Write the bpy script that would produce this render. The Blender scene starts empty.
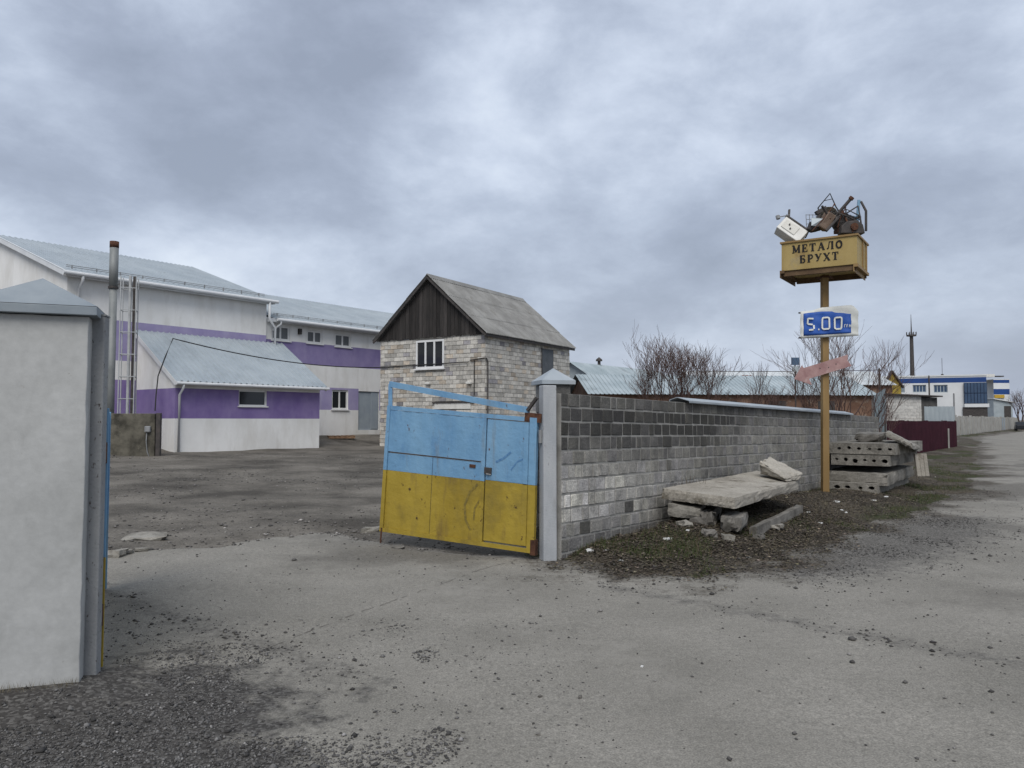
import bpy, bmesh, math, random
import numpy as np
from mathutils import Vector, Matrix

# ------------------------------------------------------------------ camera, sky, sun, exposure
SC = bpy.context.scene
COL = SC.collection
H = 1.7
F = 760.0
PITCH = math.atan((420 - 384) / F)
cam = bpy.data.cameras.new('camera')
cam.sensor_width = 36.0
cam.lens = F / 1024 * 36
cam.clip_start = 0.05
cam.clip_end = 3000
camo = bpy.data.objects.new('camera', cam)
camo.location = (0, 0, H)
camo.rotation_euler = (math.pi / 2 + PITCH, 0, 0)
COL.objects.link(camo)
SC.camera = camo

SUN_EL, SUN_AZ = math.radians(50), math.radians(185)   # azimuth clockwise from +Y
world = bpy.data.worlds.new('World')
SC.world = world
world.use_nodes = True
nt = world.node_tree
nt.nodes.clear()
def wn(t, **k):
    n = nt.nodes.new(t)
    for a, b in k.items():
        setattr(n, a, b)
    return n
out = wn('ShaderNodeOutputWorld')
bg = wn('ShaderNodeBackground')
sky = wn('ShaderNodeTexSky', sky_type='NISHITA', sun_disc=False, sun_elevation=SUN_EL, sun_rotation=SUN_AZ)
sky.air_density = 1.5
sky.dust_density = 3.0
tc = wn('ShaderNodeTexCoord')
sep = wn('ShaderNodeSeparateXYZ')
nt.links.new(tc.outputs['Generated'], sep.inputs[0])
def wmath(op, a, b=None, clamp=False):
    n = wn('ShaderNodeMath', operation=op, use_clamp=clamp)
    for i, v in enumerate((a, b)):
        if v is None:
            continue
        if isinstance(v, (int, float)):
            n.inputs[i].default_value = v
        else:
            nt.links.new(v, n.inputs[i])
    return n.outputs[0]
zc = wmath('MAXIMUM', sep.outputs['Z'], 0.0)
comb = wn('ShaderNodeCombineXYZ')
nt.links.new(sep.outputs['X'], comb.inputs[0]); nt.links.new(sep.outputs['Y'], comb.inputs[1])
nt.links.new(wmath('MULTIPLY', wmath('POWER', zc, 0.8), 1.7), comb.inputs[2])
SKY_OFF = (9.5186, 21.7692, 3.3296)
mp = wn('ShaderNodeMapping')
mp.inputs['Location'].default_value = SKY_OFF
mp.inputs['Scale'].default_value = (-1.0, 1.0, 1.0)
nt.links.new(comb.outputs[0], mp.inputs[0])
def wnoise(scale, detail, rough, dist=0.0):
    n = wn('ShaderNodeTexNoise')
    n.inputs['Scale'].default_value = scale
    n.inputs['Detail'].default_value = detail
    n.inputs['Roughness'].default_value = rough
    n.inputs['Distortion'].default_value = dist
    nt.links.new(mp.outputs[0], n.inputs['Vector'])
    return n.outputs['Fac']
nA = wnoise(2.3, 2, 0.45, 0.25)
nB = wnoise(5.0, 10, 0.60, 0.12)
mixn = wmath('ADD', wmath('MULTIPLY', nA, 0.64), wmath('MULTIPLY', nB, 0.36))
ramp = wn('ShaderNodeValToRGB')
nt.links.new(mixn, ramp.inputs[0])
e = ramp.color_ramp.elements
e[0].position = 0.37; e[0].color = (0.205, 0.236, 0.302, 1)
e[1].position = 0.66; e[1].color = (0.575, 0.625, 0.69, 1)
for pos, c in ((0.435, (0.25, 0.286, 0.362)), (0.495, (0.322, 0.366, 0.45)), (0.55, (0.41, 0.458, 0.545))):
    k = e.new(pos); k.color = (*c, 1)
# towards the horizon the cloud deck thins to an even pale blue grey
hz = wmath('POWER', wmath('SUBTRACT', 1.0, wmath('MULTIPLY', zc, 1.0), True), 9.0)
mixh = wn('ShaderNodeMix', data_type='RGBA')
nt.links.new(wmath('MULTIPLY', hz, 0.55), mixh.inputs[0])
nt.links.new(ramp.outputs[0], mixh.inputs[6])
mixh.inputs[7].default_value = (0.325, 0.365, 0.445, 1)
mixs = wn('ShaderNodeMix', data_type='RGBA')
mixs.inputs[0].default_value = 0.9
skm = wn('ShaderNodeMix', data_type='RGBA', blend_type='MULTIPLY')
skm.inputs[0].default_value = 1.0
skm.inputs[7].default_value = (0.07, 0.07, 0.07, 1)
nt.links.new(sky.outputs[0], skm.inputs[6])
nt.links.new(skm.outputs[2], mixs.inputs[6])
nt.links.new(mixh.outputs[2], mixs.inputs[7])
nt.links.new(mixs.outputs[2], bg.inputs[0])
bg.inputs[1].default_value = 1.0
nt.links.new(bg.outputs[0], out.inputs[0])

sl = bpy.data.lights.new('sun', 'SUN')
sl.energy = 1.5
sl.angle = math.radians(35)
sl.color = (1.0, 0.965, 0.92)
so = bpy.data.objects.new('sun', sl)
sd = Vector((math.sin(SUN_AZ) * math.cos(SUN_EL), math.cos(SUN_AZ) * math.cos(SUN_EL), math.sin(SUN_EL)))
so.rotation_euler = (-sd).to_track_quat('-Z', 'Y').to_euler()
so.location = (0, 0, 30)
COL.objects.link(so)

SC.view_settings.view_transform = 'Standard'
SC.view_settings.look = 'None'
SC.view_settings.gamma = 1.0
SC.view_settings.exposure = 0.7
SC.view_settings.use_curve_mapping = False

# ------------------------------------------------------------------ helpers
RND = random.Random(7)
cp, sp = math.cos(PITCH), math.sin(PITCH)
def ray(u, v):
    a, b = (u - 512) / F, (384 - v) / F
    return Vector((a, cp - b * sp, sp + b * cp))
def at(u, v, Y):
    d = ray(u, v)
    return Vector((0, 0, H)) + d * (Y / d.y)
D2 = Vector((0.615, 0.788, 0)); D2.normalize()
N2 = Vector((-D2.y, D2.x, 0))
ROT = math.atan2(D2.y, D2.x)

MATS = {}
def mat(name, col, col2=None, scale=3.0, detail=6, lo=0.35, hi=0.65, rough=0.85, bump=0.25, bscale=40.0, stretch=(1, 1, 1),
        metallic=0.0, src=None, dirt=(), spec=0.3, fine=0.0):
    """procedural surface: two colours mixed by noise in world space, wear layers, fine relief"""
    if name in MATS:
        return MATS[name]
    m = bpy.data.materials.new(name)
    m.use_nodes = True
    t = m.node_tree
    b = t.nodes['Principled BSDF']
    L = t.links.new
    geo = t.nodes.new('ShaderNodeNewGeometry')
    def noise(sc_, det, st=(1, 1, 1), rg=0.6):
        mpn = t.nodes.new('ShaderNodeMapping')
        mpn.inputs['Scale'].default_value = st
        L(geo.outputs['Position'], mpn.inputs[0])
        n = t.nodes.new('ShaderNodeTexNoise')
        n.inputs['Scale'].default_value = sc_
        n.inputs['Detail'].default_value = det
        n.inputs['Roughness'].default_value = rg
        L(mpn.outputs[0], n.inputs['Vector'])
        return n.outputs['Fac']
    def remap(x, a, c):
        r = t.nodes.new('ShaderNodeMapRange')
        r.inputs['From Min'].default_value = a
        r.inputs['From Max'].default_value = c
        L(x, r.inputs[0])
        return r.outputs[0]
    def mix(fac, a, c, mode='MIX'):
        x = t.nodes.new('ShaderNodeMix')
        x.data_type = 'RGBA'
        x.blend_type = mode
        for sock, v in ((0, fac), (6, a), (7, c)):
            if isinstance(v, tuple):
                x.inputs[sock].default_value = (*v[:3], 1)
            elif isinstance(v, (int, float)):
                x.inputs[sock].default_value = v
            else:
                L(v, x.inputs[sock])
        return x.outputs[2]
    c = col
    if col2 is not None:
        c = mix(remap(noise(scale, detail, stretch), lo, hi), col, col2)
    if fine:
        c = mix(fine, c, mix(remap(noise(bscale * 1.3, 3), 0.3, 0.7), (0.35, 0.35, 0.35), (1.6, 1.6, 1.6)), 'MULTIPLY')
    if src == 'obj':
        oi = t.nodes.new('ShaderNodeObjectInfo')
        c = mix(1.0, c, oi.outputs['Color'], 'MULTIPLY')
    elif src == 'attr':
        an = t.nodes.new('ShaderNodeAttribute')
        an.attribute_name = 'Col'
        c = mix(1.0, c, an.outputs['Color'], 'MULTIPLY')
    for dcol, dsc, dlo, dhi, dst, *amt in dirt:
        f = remap(noise(dsc, 8, dst, 0.65), dlo, dhi)
        if amt:
            mm = t.nodes.new('ShaderNodeMath'); mm.operation = 'MULTIPLY'
            mm.inputs[1].default_value = amt[0]
            L(f, mm.inputs[0]); f = mm.outputs[0]
        c = mix(f, c, dcol)
    if isinstance(c, tuple):
        b.inputs['Base Color'].default_value = (*c, 1)
    else:
        L(c, b.inputs['Base Color'])
    b.inputs['Roughness'].default_value = rough
    b.inputs['Metallic'].default_value = metallic
    b.inputs['Specular IOR Level'].default_value = spec
    if bump:
        bn = t.nodes.new('ShaderNodeBump')
        bn.inputs['Strength'].default_value = bump
        bn.inputs['Distance'].default_value = 0.02
        L(noise(bscale, 6), bn.inputs['Height'])
        L(bn.outputs[0], b.inputs['Normal'])
    MATS[name] = m
    return m

class MB:
    """collects polygons; build() links them as one mesh object"""
    def __init__(s):
        s.v, s.f, s.m, s.c = [], [], [], []
        s.mi, s.col = 0, None
    def poly(s, pts):
        i = len(s.v)
        s.v += [tuple(p) for p in pts]
        s.f.append(tuple(range(i, i + len(pts))))
        s.m.append(s.mi); s.c.append(s.col)
    def faces(s, vs, fs):
        i = len(s.v)
        s.v += [tuple(p) for p in vs]
        for f in fs:
            s.f.append(tuple(i + k for k in f)); s.m.append(s.mi); s.c.append(s.col)
    def box(s, x0, x1, y0, y1, z0, z1):
        vs = [(x0, y0, z0), (x1, y0, z0), (x1, y1, z0), (x0, y1, z0), (x0, y0, z1), (x1, y0, z1), (x1, y1, z1), (x0, y1, z1)]
        s.faces(vs, [(0, 3, 2, 1), (4, 5, 6, 7), (0, 1, 5, 4), (1, 2, 6, 5), (2, 3, 7, 6), (3, 0, 4, 7)])
    def hexa(s, vs):
        s.faces(vs, [(0, 3, 2, 1), (4, 5, 6, 7), (0, 1, 5, 4), (1, 2, 6, 5), (2, 3, 7, 6), (3, 0, 4, 7)])
    def bar(s, p0, p1, w, h, up=(0, 0, 1)):
        p0, p1 = Vector(p0), Vector(p1)
        d = (p1 - p0).normalized()
        u = Vector(up)
        if abs(d.dot(u)) > 0.95:
            u = Vector((0, 1, 0))
        a = d.cross(u).normalized() * (w / 2)
        c = a.cross(d).normalized() * (h / 2)
        s.hexa([p0 - a - c, p0 + a - c, p1 + a - c, p1 - a - c, p0 - a + c, p0 + a + c, p1 + a + c, p1 - a + c])
    def prism(s, pts, ax, lo, hi):
        """polygon in two axes extruded along the third (ax = 0,1,2)"""
        def mk(p, k):
            q = list(p); q.insert(ax, k); return tuple(q)
        n = len(pts)
        s.faces([mk(p, lo) for p in pts] + [mk(p, hi) for p in pts],
                [tuple(range(n - 1, -1, -1)), tuple(range(n, 2 * n))] + [(i, (i + 1) % n, n + (i + 1) % n, n + i) for i in range(n)])
    def tube(s, pts, r, n=8, cap=True):
        pts = [Vector(p) for p in pts]
        k = len(pts)
        rs = r if isinstance(r, (list, tuple)) else [r] * k
        ref = Vector((0.13, 0.37, 0.92))
        rings = []
        for i, p in enumerate(pts):
            d = (pts[min(i + 1, k - 1)] - pts[max(i - 1, 0)]).normalized()
            rr = ref if abs(d.dot(ref)) < 0.9 else Vector((1, 0, 0))
            a = d.cross(rr).normalized()
            b = d.cross(a)
            rings.append([p + (a * math.cos(2 * math.pi * j / n) + b * math.sin(2 * math.pi * j / n)) * rs[i] for j in range(n)])
        vs = [q for g in rings for q in g]
        fs = [(i * n + j, i * n + (j + 1) % n, (i + 1) * n + (j + 1) % n, (i + 1) * n + j) for i in range(k - 1) for j in range(n)]
        if cap:
            fs += [tuple(range(n - 1, -1, -1)), tuple(range((k - 1) * n, k * n))]
        s.faces(vs, fs)
    def build(s, name, mats, parent=None, smooth=False, bevel=0.0, kind=None):
        me = bpy.data.meshes.new(name)
        me.from_pydata(s.v, [], s.f)
        ms = mats if isinstance(mats, (list, tuple)) else [mats]
        for q in ms:
            me.materials.append(q)
        if len(ms) > 1:
            me.polygons.foreach_set('material_index', s.m)
        if any(q is not None for q in s.c):
            at_ = me.color_attributes.new('Col', 'FLOAT_COLOR', 'CORNER')
            arr = []
            for p, q in zip(me.polygons, s.c):
                q = q or (1, 1, 1)
                arr += [q[0], q[1], q[2], 1.0] * p.loop_total
            at_.data.foreach_set('color', arr)
        if smooth:
            me.polygons.foreach_set('use_smooth', [True] * len(me.polygons))
        me.update()
        o = bpy.data.objects.new(name, me)
        COL.objects.link(o)
        if parent is not None:
            o.parent = parent
        if bevel:
            bv = o.modifiers.new('bevel', 'BEVEL')
            bv.width = bevel; bv.segments = 2; bv.limit_method = 'ANGLE'
        if kind:
            o['kind'] = kind
        return o

def tag(o, label, cat, group=None, kind=None):
    o['label'] = label
    o['category'] = cat
    if group: o['group'] = group
    if kind: o['kind'] = kind
    return o
def thing(name, label, cat, loc=(0, 0, 0), rotz=0.0, group=None):
    o = bpy.data.objects.new(name, None)
    o.empty_display_size = 0.3
    o.location = loc
    o.rotation_euler = (0, 0, rotz)
    COL.objects.link(o)
    return tag(o, label, cat, group)
def structure(o):
    o['kind'] = 'structure'
    return o
def clone(o, parent):
    c = o.copy()
    COL.objects.link(c)
    c.parent = parent
    return c
def on_plane(o, u, v, y=0.0):
    """pixel ray met with the local plane y = const of a thing with a z-rotation: local (x, z)"""
    rz = o.rotation_euler[2]
    ex, ey = Vector((math.cos(rz), math.sin(rz), 0)), Vector((-math.sin(rz), math.cos(rz), 0))
    p0 = Vector(o.location) + ey * y
    d = ray(u, v)
    cpos = Vector((0, 0, H))
    k = (p0 - cpos).dot(ey) / d.dot(ey)
    q = cpos + d * k - p0
    return q.dot(ex), q.z

# value noise on arrays
def _hash(ix, iy, seed):
    h = (ix * 374761393 + iy * 668265263 + seed * 974711) & 0xFFFFFFFF
    h = ((h ^ (h >> 13)) * 1274126177) & 0xFFFFFFFF
    return ((h ^ (h >> 16)) & 0xFFFF) / 65535.0
def vnoise(x, y, seed=0):
    xi, yi = np.floor(x).astype(np.int64), np.floor(y).astype(np.int64)
    fx, fy = x - xi, y - yi
    fx, fy = fx * fx * (3 - 2 * fx), fy * fy * (3 - 2 * fy)
    a, b = _hash(xi, yi, seed), _hash(xi + 1, yi, seed)
    c, d = _hash(xi, yi + 1, seed), _hash(xi + 1, yi + 1, seed)
    return (a * (1 - fx) + b * fx) * (1 - fy) + (c * (1 - fx) + d * fx) * fy - 0.5
def fbm(x, y, seed=0, oct=4):
    r, a = 0, 1.0
    for k in range(oct):
        r = r + a * vnoise(x * 2 ** k, y * 2 ** k, seed + k)
        a *= 0.5
    return r
def sdf(poly, x, y):
    """signed distance, positive inside"""
    d = np.full(x.shape, 1e18)
    ins = np.zeros(x.shape, bool)
    n = len(poly)
    for i in range(n):
        (x0, y0), (x1, y1) = poly[i], poly[(i + 1) % n]
        ex, ey = x1 - x0, y1 - y0
        t = np.clip(((x - x0) * ex + (y - y0) * ey) / (ex * ex + ey * ey), 0, 1)
        d = np.minimum(d, (x - x0 - t * ex) ** 2 + (y - y0 - t * ey) ** 2)
        cond = (y0 > y) != (y1 > y)
        xx = ex * (y - y0) / (ey if abs(ey) > 1e-9 else 1e-9) + x0
        ins ^= cond & (x < xx)
    d = np.sqrt(d)
    return np.where(ins, d, -d)
def sstep(a, b, x):
    t = np.clip((x - a) / (b - a), 0, 1)
    return t * t * (3 - 2 * t)

# ------------------------------------------------------------------ ground levels
W0 = Vector((0.60, 9.36, 0))              # foot of the block wall beside the gate post
WDIR = Vector((0.78, 1.0, 0))
WL = WDIR.length
WEND = 13.1                               # length of the wall measured along Y
def base(x, y):
    q = (x - 0.42) * N2.x + (y - 9.36) * N2.y
    z = 0.028 * np.clip(q - 1, 0, 26) + 0.12 * np.clip(q - 20.9, 0, 3.2)
    return z + 0.07 * np.exp(-(np.clip(np.abs(-0.36 * (x + 2.74) + 0.93 * (y - 4.82)), 0, 9) / 0.5) ** 2) * sstep(-2.2, -2.75, x)
ROAD = [(-60, -20), (140, -20), (140, 165), (97, 140), (45.5, 74), (30.6, 50), (22.6, 37), (15.9, 26), (11.1, 18.5), (7.2, 13.7),
        (5.2, 11.9), (3.4, 9.6), (2.2, 9.0), (0.7, 9.5), (0.4, 9.45), (-0.5, 9.5), (-1.7, 10.25), (-2.5, 10.95), (-2.95, 10.75), (-4.0, 9.8), (-4.9, 9.0), (-9, 6.5),
        (-60, -15)]
VERGE = [(0.4, 9.8), (0.62, 9.12), (1.43, 8.5), (2.1, 8.34), (3.1, 9.1), (4.1, 10.6), (4.9, 11.7), (6.95, 13.6), (10.9, 18.5), (15.8, 26), (22.3, 37), (30.2, 50),
         (44.9, 74), (96, 140), (90, 140), (40, 74), (26.5, 47), (14, 32), (10.5, 23.5), (10.2, 22)]
GRAVEL = [(-6, 5.4), (-2.8, 5.2), (-2.4, 5.9), (-1.75, 5.5), (-1.35, 5.0), (-1.15, 4.6), (-0.85, 3.9), (-0.45, 3.2), (-0.3, 2), (-6, 2)]
def f_road(x, y):
    return sdf(ROAD, x, y) + 0.5 * fbm(x * 1.3, y * 1.3, 3, 4)
def g_verge(x, y):
    return sdf(VERGE, x, y) + 0.55 * fbm(x * 1.1, y * 1.1, 11, 4) + 0.45 * fbm(x * 4.5, y * 4.5, 13, 3)
def wall_pt(x, y):
    px, py = x - W0.x, y - W0.y
    t = py - (px * 1.0 - py * 0.78) * 0
    s = (px * WDIR.x + py * WDIR.y) / WL
    p = (px * WDIR.y - py * WDIR.x) / WL
    return s, p
def z_road(x, y):
    f = f_road(x, y)
    return base(x, y) + np.clip(f * 0.12, -0.09, 0.0) + 0.012 * fbm(x * 0.8, y * 0.8, 21, 3) + 0.006 * fbm(x * 3.1, y * 3.1, 23, 3)
def z_soil(x, y):
    f = f_road(x, y)
    return base(x, y) - 0.035 + 0.05 * fbm(x * 0.9, y * 0.9, 31, 4) + np.clip(-f * 0.05, -0.04, 0.035)
def z_verge(x, y):
    g = g_verge(x, y)
    s, p = wall_pt(x, y)
    m = 0.27 * sstep(2.0, 0.35, p) * sstep(-0.3, 3.0, s) * (0.75 + 0.5 * sstep(26, 18, s) * 0.5)
    m = m * (1 - 0.5 * sstep(6.5, 10, s))
    m = np.where(s > 17.5, m * sstep(24, 17.5, s) , m)
    return base(x, y) + np.clip(g * 0.12, -0.09, 0.02) + m * sstep(-0.1, 0.9, g) + 0.05 * fbm(x * 2.2, y * 2.2, 41, 4)
def gz(x, y):
    a, b = np.array([float(x)]), np.array([float(y)])
    return float(max(z_road(a, b)[0], z_soil(a, b)[0], z_verge(a, b)[0]))

def axis(segs):
    r = []
    for a, b, st in segs:
        n = max(1, int(round((b - a) / st)))
        r += list(np.linspace(a, b, n, endpoint=False))
    r.append(segs[-1][1])
    return np.array(r)
XS = axis([(-900, -200, 100), (-200, -60, 20), (-60, -18, 2.0), (-18, -7, 0.3), (-7, 11, 0.1), (11, 26, 0.3), (26, 100, 1.5), (100, 260, 16), (260, 1000, 100)])
YS = axis([(-40, 0, 4.0), (0, 2.6, 0.5), (2.6, 14, 0.1), (14, 26, 0.2), (26, 52, 0.5), (52, 160, 2.0), (160, 400, 24), (400, 1500, 150)])
def sheet(name, zf, keep, mt, attrs=()):
    gx, gy = np.meshgrid(XS, YS)
    x, y = gx.ravel(), gy.ravel()
    z = zf(x, y)
    kv = keep(x, y).reshape(gx.shape)
    nx, ny = len(XS), len(YS)
    kc = kv[:-1, :-1] | kv[1:, :-1] | kv[:-1, 1:] | kv[1:, 1:]
    j, i = np.nonzero(kc)
    q = np.stack([j * nx + i, j * nx + i + 1, (j + 1) * nx + i + 1, (j + 1) * nx + i], 1)
    used = np.unique(q)
    re = np.zeros(nx * ny, np.int64); re[used] = np.arange(len(used))
    q = re[q]
    me = bpy.data.meshes.new(name)
    me.vertices.add(len(used))
    me.vertices.foreach_set('co', np.stack([x[used], y[used], z[used]], 1).ravel())
    me.loops.add(q.size)
    me.loops.foreach_set('vertex_index', q.ravel())
    me.polygons.add(len(q))
    me.polygons.foreach_set('loop_start', np.arange(0, q.size, 4))
    me.polygons.foreach_set('loop_total', np.full(len(q), 4))
    me.polygons.foreach_set('use_smooth', np.ones(len(q), bool))
    me.update(calc_edges=True)
    for an, fn in attrs:
        a_ = me.attributes.new(an, 'FLOAT', 'POINT')
        a_.data.foreach_set('value', fn(x[used], y[used]).astype(np.float32))
    me.materials.append(mt)
    o = bpy.data.objects.new(name, me)
    COL.objects.link(o)
    return structure(o)

def ground_mat(name, cols, layers, rough=0.95, bump=0.5, bdist=0.02, fscale=90):
    """cols: two base colours + large noise scale; layers: (attribute, colour a, colour b, edge noise scale)"""
    m = bpy.data.materials.new(name)
    m.use_nodes = True
    t = m.node_tree
    L = t.links.new
    b = t.nodes['Principled BSDF']
    geo = t.nodes.new('ShaderNodeNewGeometry')
    def noise(s, d=6, r=0.6, st=(1, 1, 1)):
        mpn = t.nodes.new('ShaderNodeMapping'); mpn.inputs['Scale'].default_value = st
        L(geo.outputs['Position'], mpn.inputs[0])
        n = t.nodes.new('ShaderNodeTexNoise')
        n.inputs['Scale'].default_value = s; n.inputs['Detail'].default_value = d; n.inputs['Roughness'].default_value = r
        L(mpn.outputs[0], n.inputs['Vector'])
        return n.outputs['Fac']
    def mr(x, a, c):
        r = t.nodes.new('ShaderNodeMapRange'); r.inputs['From Min'].default_value = a; r.inputs['From Max'].default_value = c
        L(x, r.inputs[0]); return r.outputs[0]
    def mth(op, a, c):
        x = t.nodes.new('ShaderNodeMath'); x.operation = op
        for i, v in enumerate((a, c)):
            if isinstance(v, (int, float)): x.inputs[i].default_value = v
            else: L(v, x.inputs[i])
        return x.outputs[0]
    def mix(f, a, c, mode='MIX'):
        x = t.nodes.new('ShaderNodeMix'); x.data_type = 'RGBA'; x.blend_type = mode
        for s, v in ((0, f), (6, a), (7, c)):
            if isinstance(v, tuple): x.inputs[s].default_value = (*v, 1)
            elif isinstance(v, (int, float)): x.inputs[s].default_value = v
            else: L(v, x.inputs[s])
        return x.outputs[2]
    c1, c2, sc1, st1 = cols
    c = mix(mr(noise(sc1, 7, 0.62, st1), 0.36, 0.64), c1, c2)
    # aggregate: fine light and dark grains
    g = noise(fscale, 2, 0.7)
    c = mix(0.8, c, mix(mr(g, 0.25, 0.75), (0.55, 0.55, 0.55), (1.45, 1.45, 1.44)), 'MULTIPLY')
    c = mix(0.6, c, mix(mr(noise(fscale * 0.25, 4, 0.7), 0.3, 0.7), (0.72, 0.72, 0.72), (1.25, 1.25, 1.25)), 'MULTIPLY')
    for an, ca, cb, es, amt in layers:
        at_ = t.nodes.new('ShaderNodeAttribute'); at_.attribute_name = an
        e_ = mth('ADD', at_.outputs['Fac'], mth('MULTIPLY', mth('SUBTRACT', noise(es, 8, 0.7), 0.5), amt))
        f_ = mr(e_, 0.35, 0.65)
        vor = t.nodes.new('ShaderNodeTexVoronoi'); vor.inputs['Scale'].default_value = 55
        L(geo.outputs['Position'], vor.inputs['Vector'])
        sepc = t.nodes.new('ShaderNodeSeparateColor'); L(vor.outputs['Color'], sepc.inputs[0])
        c = mix(f_, c, mix(mth('POWER', sepc.outputs[0], 2.2), ca, cb))
    L(c, b.inputs['Base Color'])
    b.inputs['Roughness'].default_value = rough
    b.inputs['Specular IOR Level'].default_value = 0.2
    bn = t.nodes.new('ShaderNodeBump'); bn.inputs['Strength'].default_value = bump; bn.inputs['Distance'].default_value = bdist
    L(mth('ADD', noise(fscale * 0.5, 5, 0.7), noise(5, 5, 0.6)), bn.inputs['Height'])
    L(bn.outputs[0], b.inputs['Normal'])
    return m

def m_gravel(x, y):
    return np.clip(0.46 + sdf(GRAVEL, x, y) * 0.55 + 0.5 * fbm(x * 1.2, y * 1.2, 63, 4), 0, 1)
PATCH = [(2.9, 8.6), (3.7, 9.8), (5.4, 11.9), (7.4, 13.8), (8.3, 13.4), (7.2, 11.4), (5.4, 9.6), (4.2, 8.6), (3.2, 8.2)]
def m_patch(x, y):
    # the grey gravelly shoulder, scattered grit bands and darker foot of the gate
    a = 0.5 + sdf(PATCH, x, y) * 0.5
    b1 = 0.52 - np.abs((y - (7.55 - 0.98 * (x - 1.3)))) * 0.75 + np.where((x > 0.9) & (x < 5), 0, -1)
    b2 = 0.52 - np.abs((y - (6.25 - 0.8 * (x + 2.4)))) * 0.7 + np.where((x < -1.0) & (x > -4.2), 0, -1)
    c = 0.44 + 0.45 * np.clip(g_verge(x, y), -1.2, 0.0)
    return np.clip(np.maximum(np.maximum(np.maximum(a, b1), b2), c), 0, 1)
def m_dust(x, y):
    # pale dust on the travelled strip to the right and along the wheel paths out of the gate
    s_, p_ = wall_pt(x, y)
    w1 = 0.7 * np.exp(-((p_ - 5.0) / 1.6) ** 2) * sstep(2, 9, s_)
    w2 = 0.35 * np.exp(-((x + 0.55 * (y - 9.0) + 1.2) / 0.9) ** 2) * sstep(3, 6, y)
    return np.clip(np.maximum(w1, w2) + 0.25 * fbm(x * 0.5, y * 0.5, 81, 3) + 0.05, 0, 1)
def m_soil(x, y):
    return np.clip(0.62 + 0.42 * np.clip(g_verge(x, y), -2, 0.2) + 0.35 * fbm(x * 1.7, y * 1.7, 83, 3) + 0.28 * sstep(5, 10, wall_pt(x, y)[0]) * sstep(5.5, 2.5, wall_pt(x, y)[1]) * (0.4 + 1.6 * fbm(x * 0.9, y * 0.9, 85, 4)), 0, 1)
def m_wet(x, y):
    # dark oily and damp blotches
    s_, p_ = wall_pt(x, y)
    r_ = 0.5 * sstep(2.0, 3.0, p_) * sstep(10, 6.5, p_) * sstep(3, 7, s_) * (0.55 + 2.6 * fbm(x * 1.3, y * 1.0, 89, 4))
    l_ = 0.5 * np.exp(-(((x + 2.5) / 0.8) ** 2 + ((y - 5.9) / 0.6) ** 2))
    g_ = 0.45 * np.exp(-((x + 0.8 - 1.55 * (y - 9.9)) / 1.2) ** 2) * sstep(8.9, 9.4, y)
    return np.clip(0.2 + 0.75 * fbm(x * 0.42 + 3, y * 0.42, 87, 4) + r_ + l_ + g_, 0, 1)
MAT_ROAD = ground_mat('road_asphalt', ((0.178, 0.168, 0.147), (0.232, 0.219, 0.193), 0.7, (1, 1, 1)),
                      (('wet', (0.12, 0.112, 0.098), (0.178, 0.167, 0.147), 3, 0.8), ('dust', (0.235, 0.222, 0.196), (0.285, 0.27, 0.24), 3.5, 0.8),
                       ('grit', (0.075, 0.07, 0.063), (0.19, 0.18, 0.163), 6, 1.1), ('soil', (0.05, 0.043, 0.034), (0.13, 0.115, 0.095), 7, 1.0),
                       ('gravel', (0.042, 0.039, 0.036), (0.13, 0.124, 0.115), 4, 1.6)))
MAT_SOIL = ground_mat('yard_dirt', ((0.06, 0.054, 0.046), (0.158, 0.144, 0.124), 0.6, (1, 1, 1)), (), bump=0.7, fscale=40)
MAT_VERGE = ground_mat('verge_soil', ((0.036, 0.030, 0.023), (0.095, 0.08, 0.06), 1.2, (1, 1, 1)),
                       (('moss', (0.030, 0.036, 0.014), (0.065, 0.07, 0.028), 4, 0.9),), bump=0.9, bdist=0.04, fscale=45)
def m_moss(x, y):
    s, p = wall_pt(x, y)
    return np.clip(0.34 + 0.9 * fbm(x * 0.9, y * 0.9, 51, 3) + 0.08 * sstep(6, 12, s) + 0.35 * np.exp(-((x - 1.5) ** 2 + (y - 9.2) ** 2) / 0.35), 0, 1)
sheet('ground', z_soil, lambda x, y: np.ones(x.shape, bool), MAT_SOIL)
road = sheet('road', z_road, lambda x, y: f_road(x, y) > -0.5, MAT_ROAD, (('gravel', m_gravel), ('grit', m_patch), ('dust', m_dust), ('soil', m_soil), ('wet', m_wet)))
sheet('verge', z_verge, lambda x, y: g_verge(x, y) > -0.5, MAT_VERGE, (('moss', m_moss),))

# ------------------------------------------------------------------ materials
M_PLASTER = mat('grey_render', (0.335, 0.338, 0.328), (0.41, 0.413, 0.403), 1.4, 6, rough=0.9, bump=0.12, bscale=14,
                dirt=(((0.23, 0.23, 0.215), 1.3, 0.5, 0.75, (1, 1, 0.6), 0.6), ((0.21, 0.205, 0.19), 4, 0.56, 0.75, (1, 1, 0.18), 0.45), ((0.40, 0.40, 0.39), 2.2, 0.56, 0.75, (1, 1, 0.7), 0.5), ((0.2, 0.185, 0.16), 16, 0.68, 0.74, (1, 1, 1), 0.6)), fine=0.1)
M_CAP = mat('galvanised_cap', (0.30, 0.335, 0.36), (0.36, 0.39, 0.41), 3, rough=0.55, bump=0.05, metallic=0.25, spec=0.4)
M_CAPD = mat('dull_zinc_cap', (0.19, 0.22, 0.245), (0.25, 0.28, 0.30), 3, rough=0.6, bump=0.05, metallic=0.2, spec=0.4)
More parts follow.
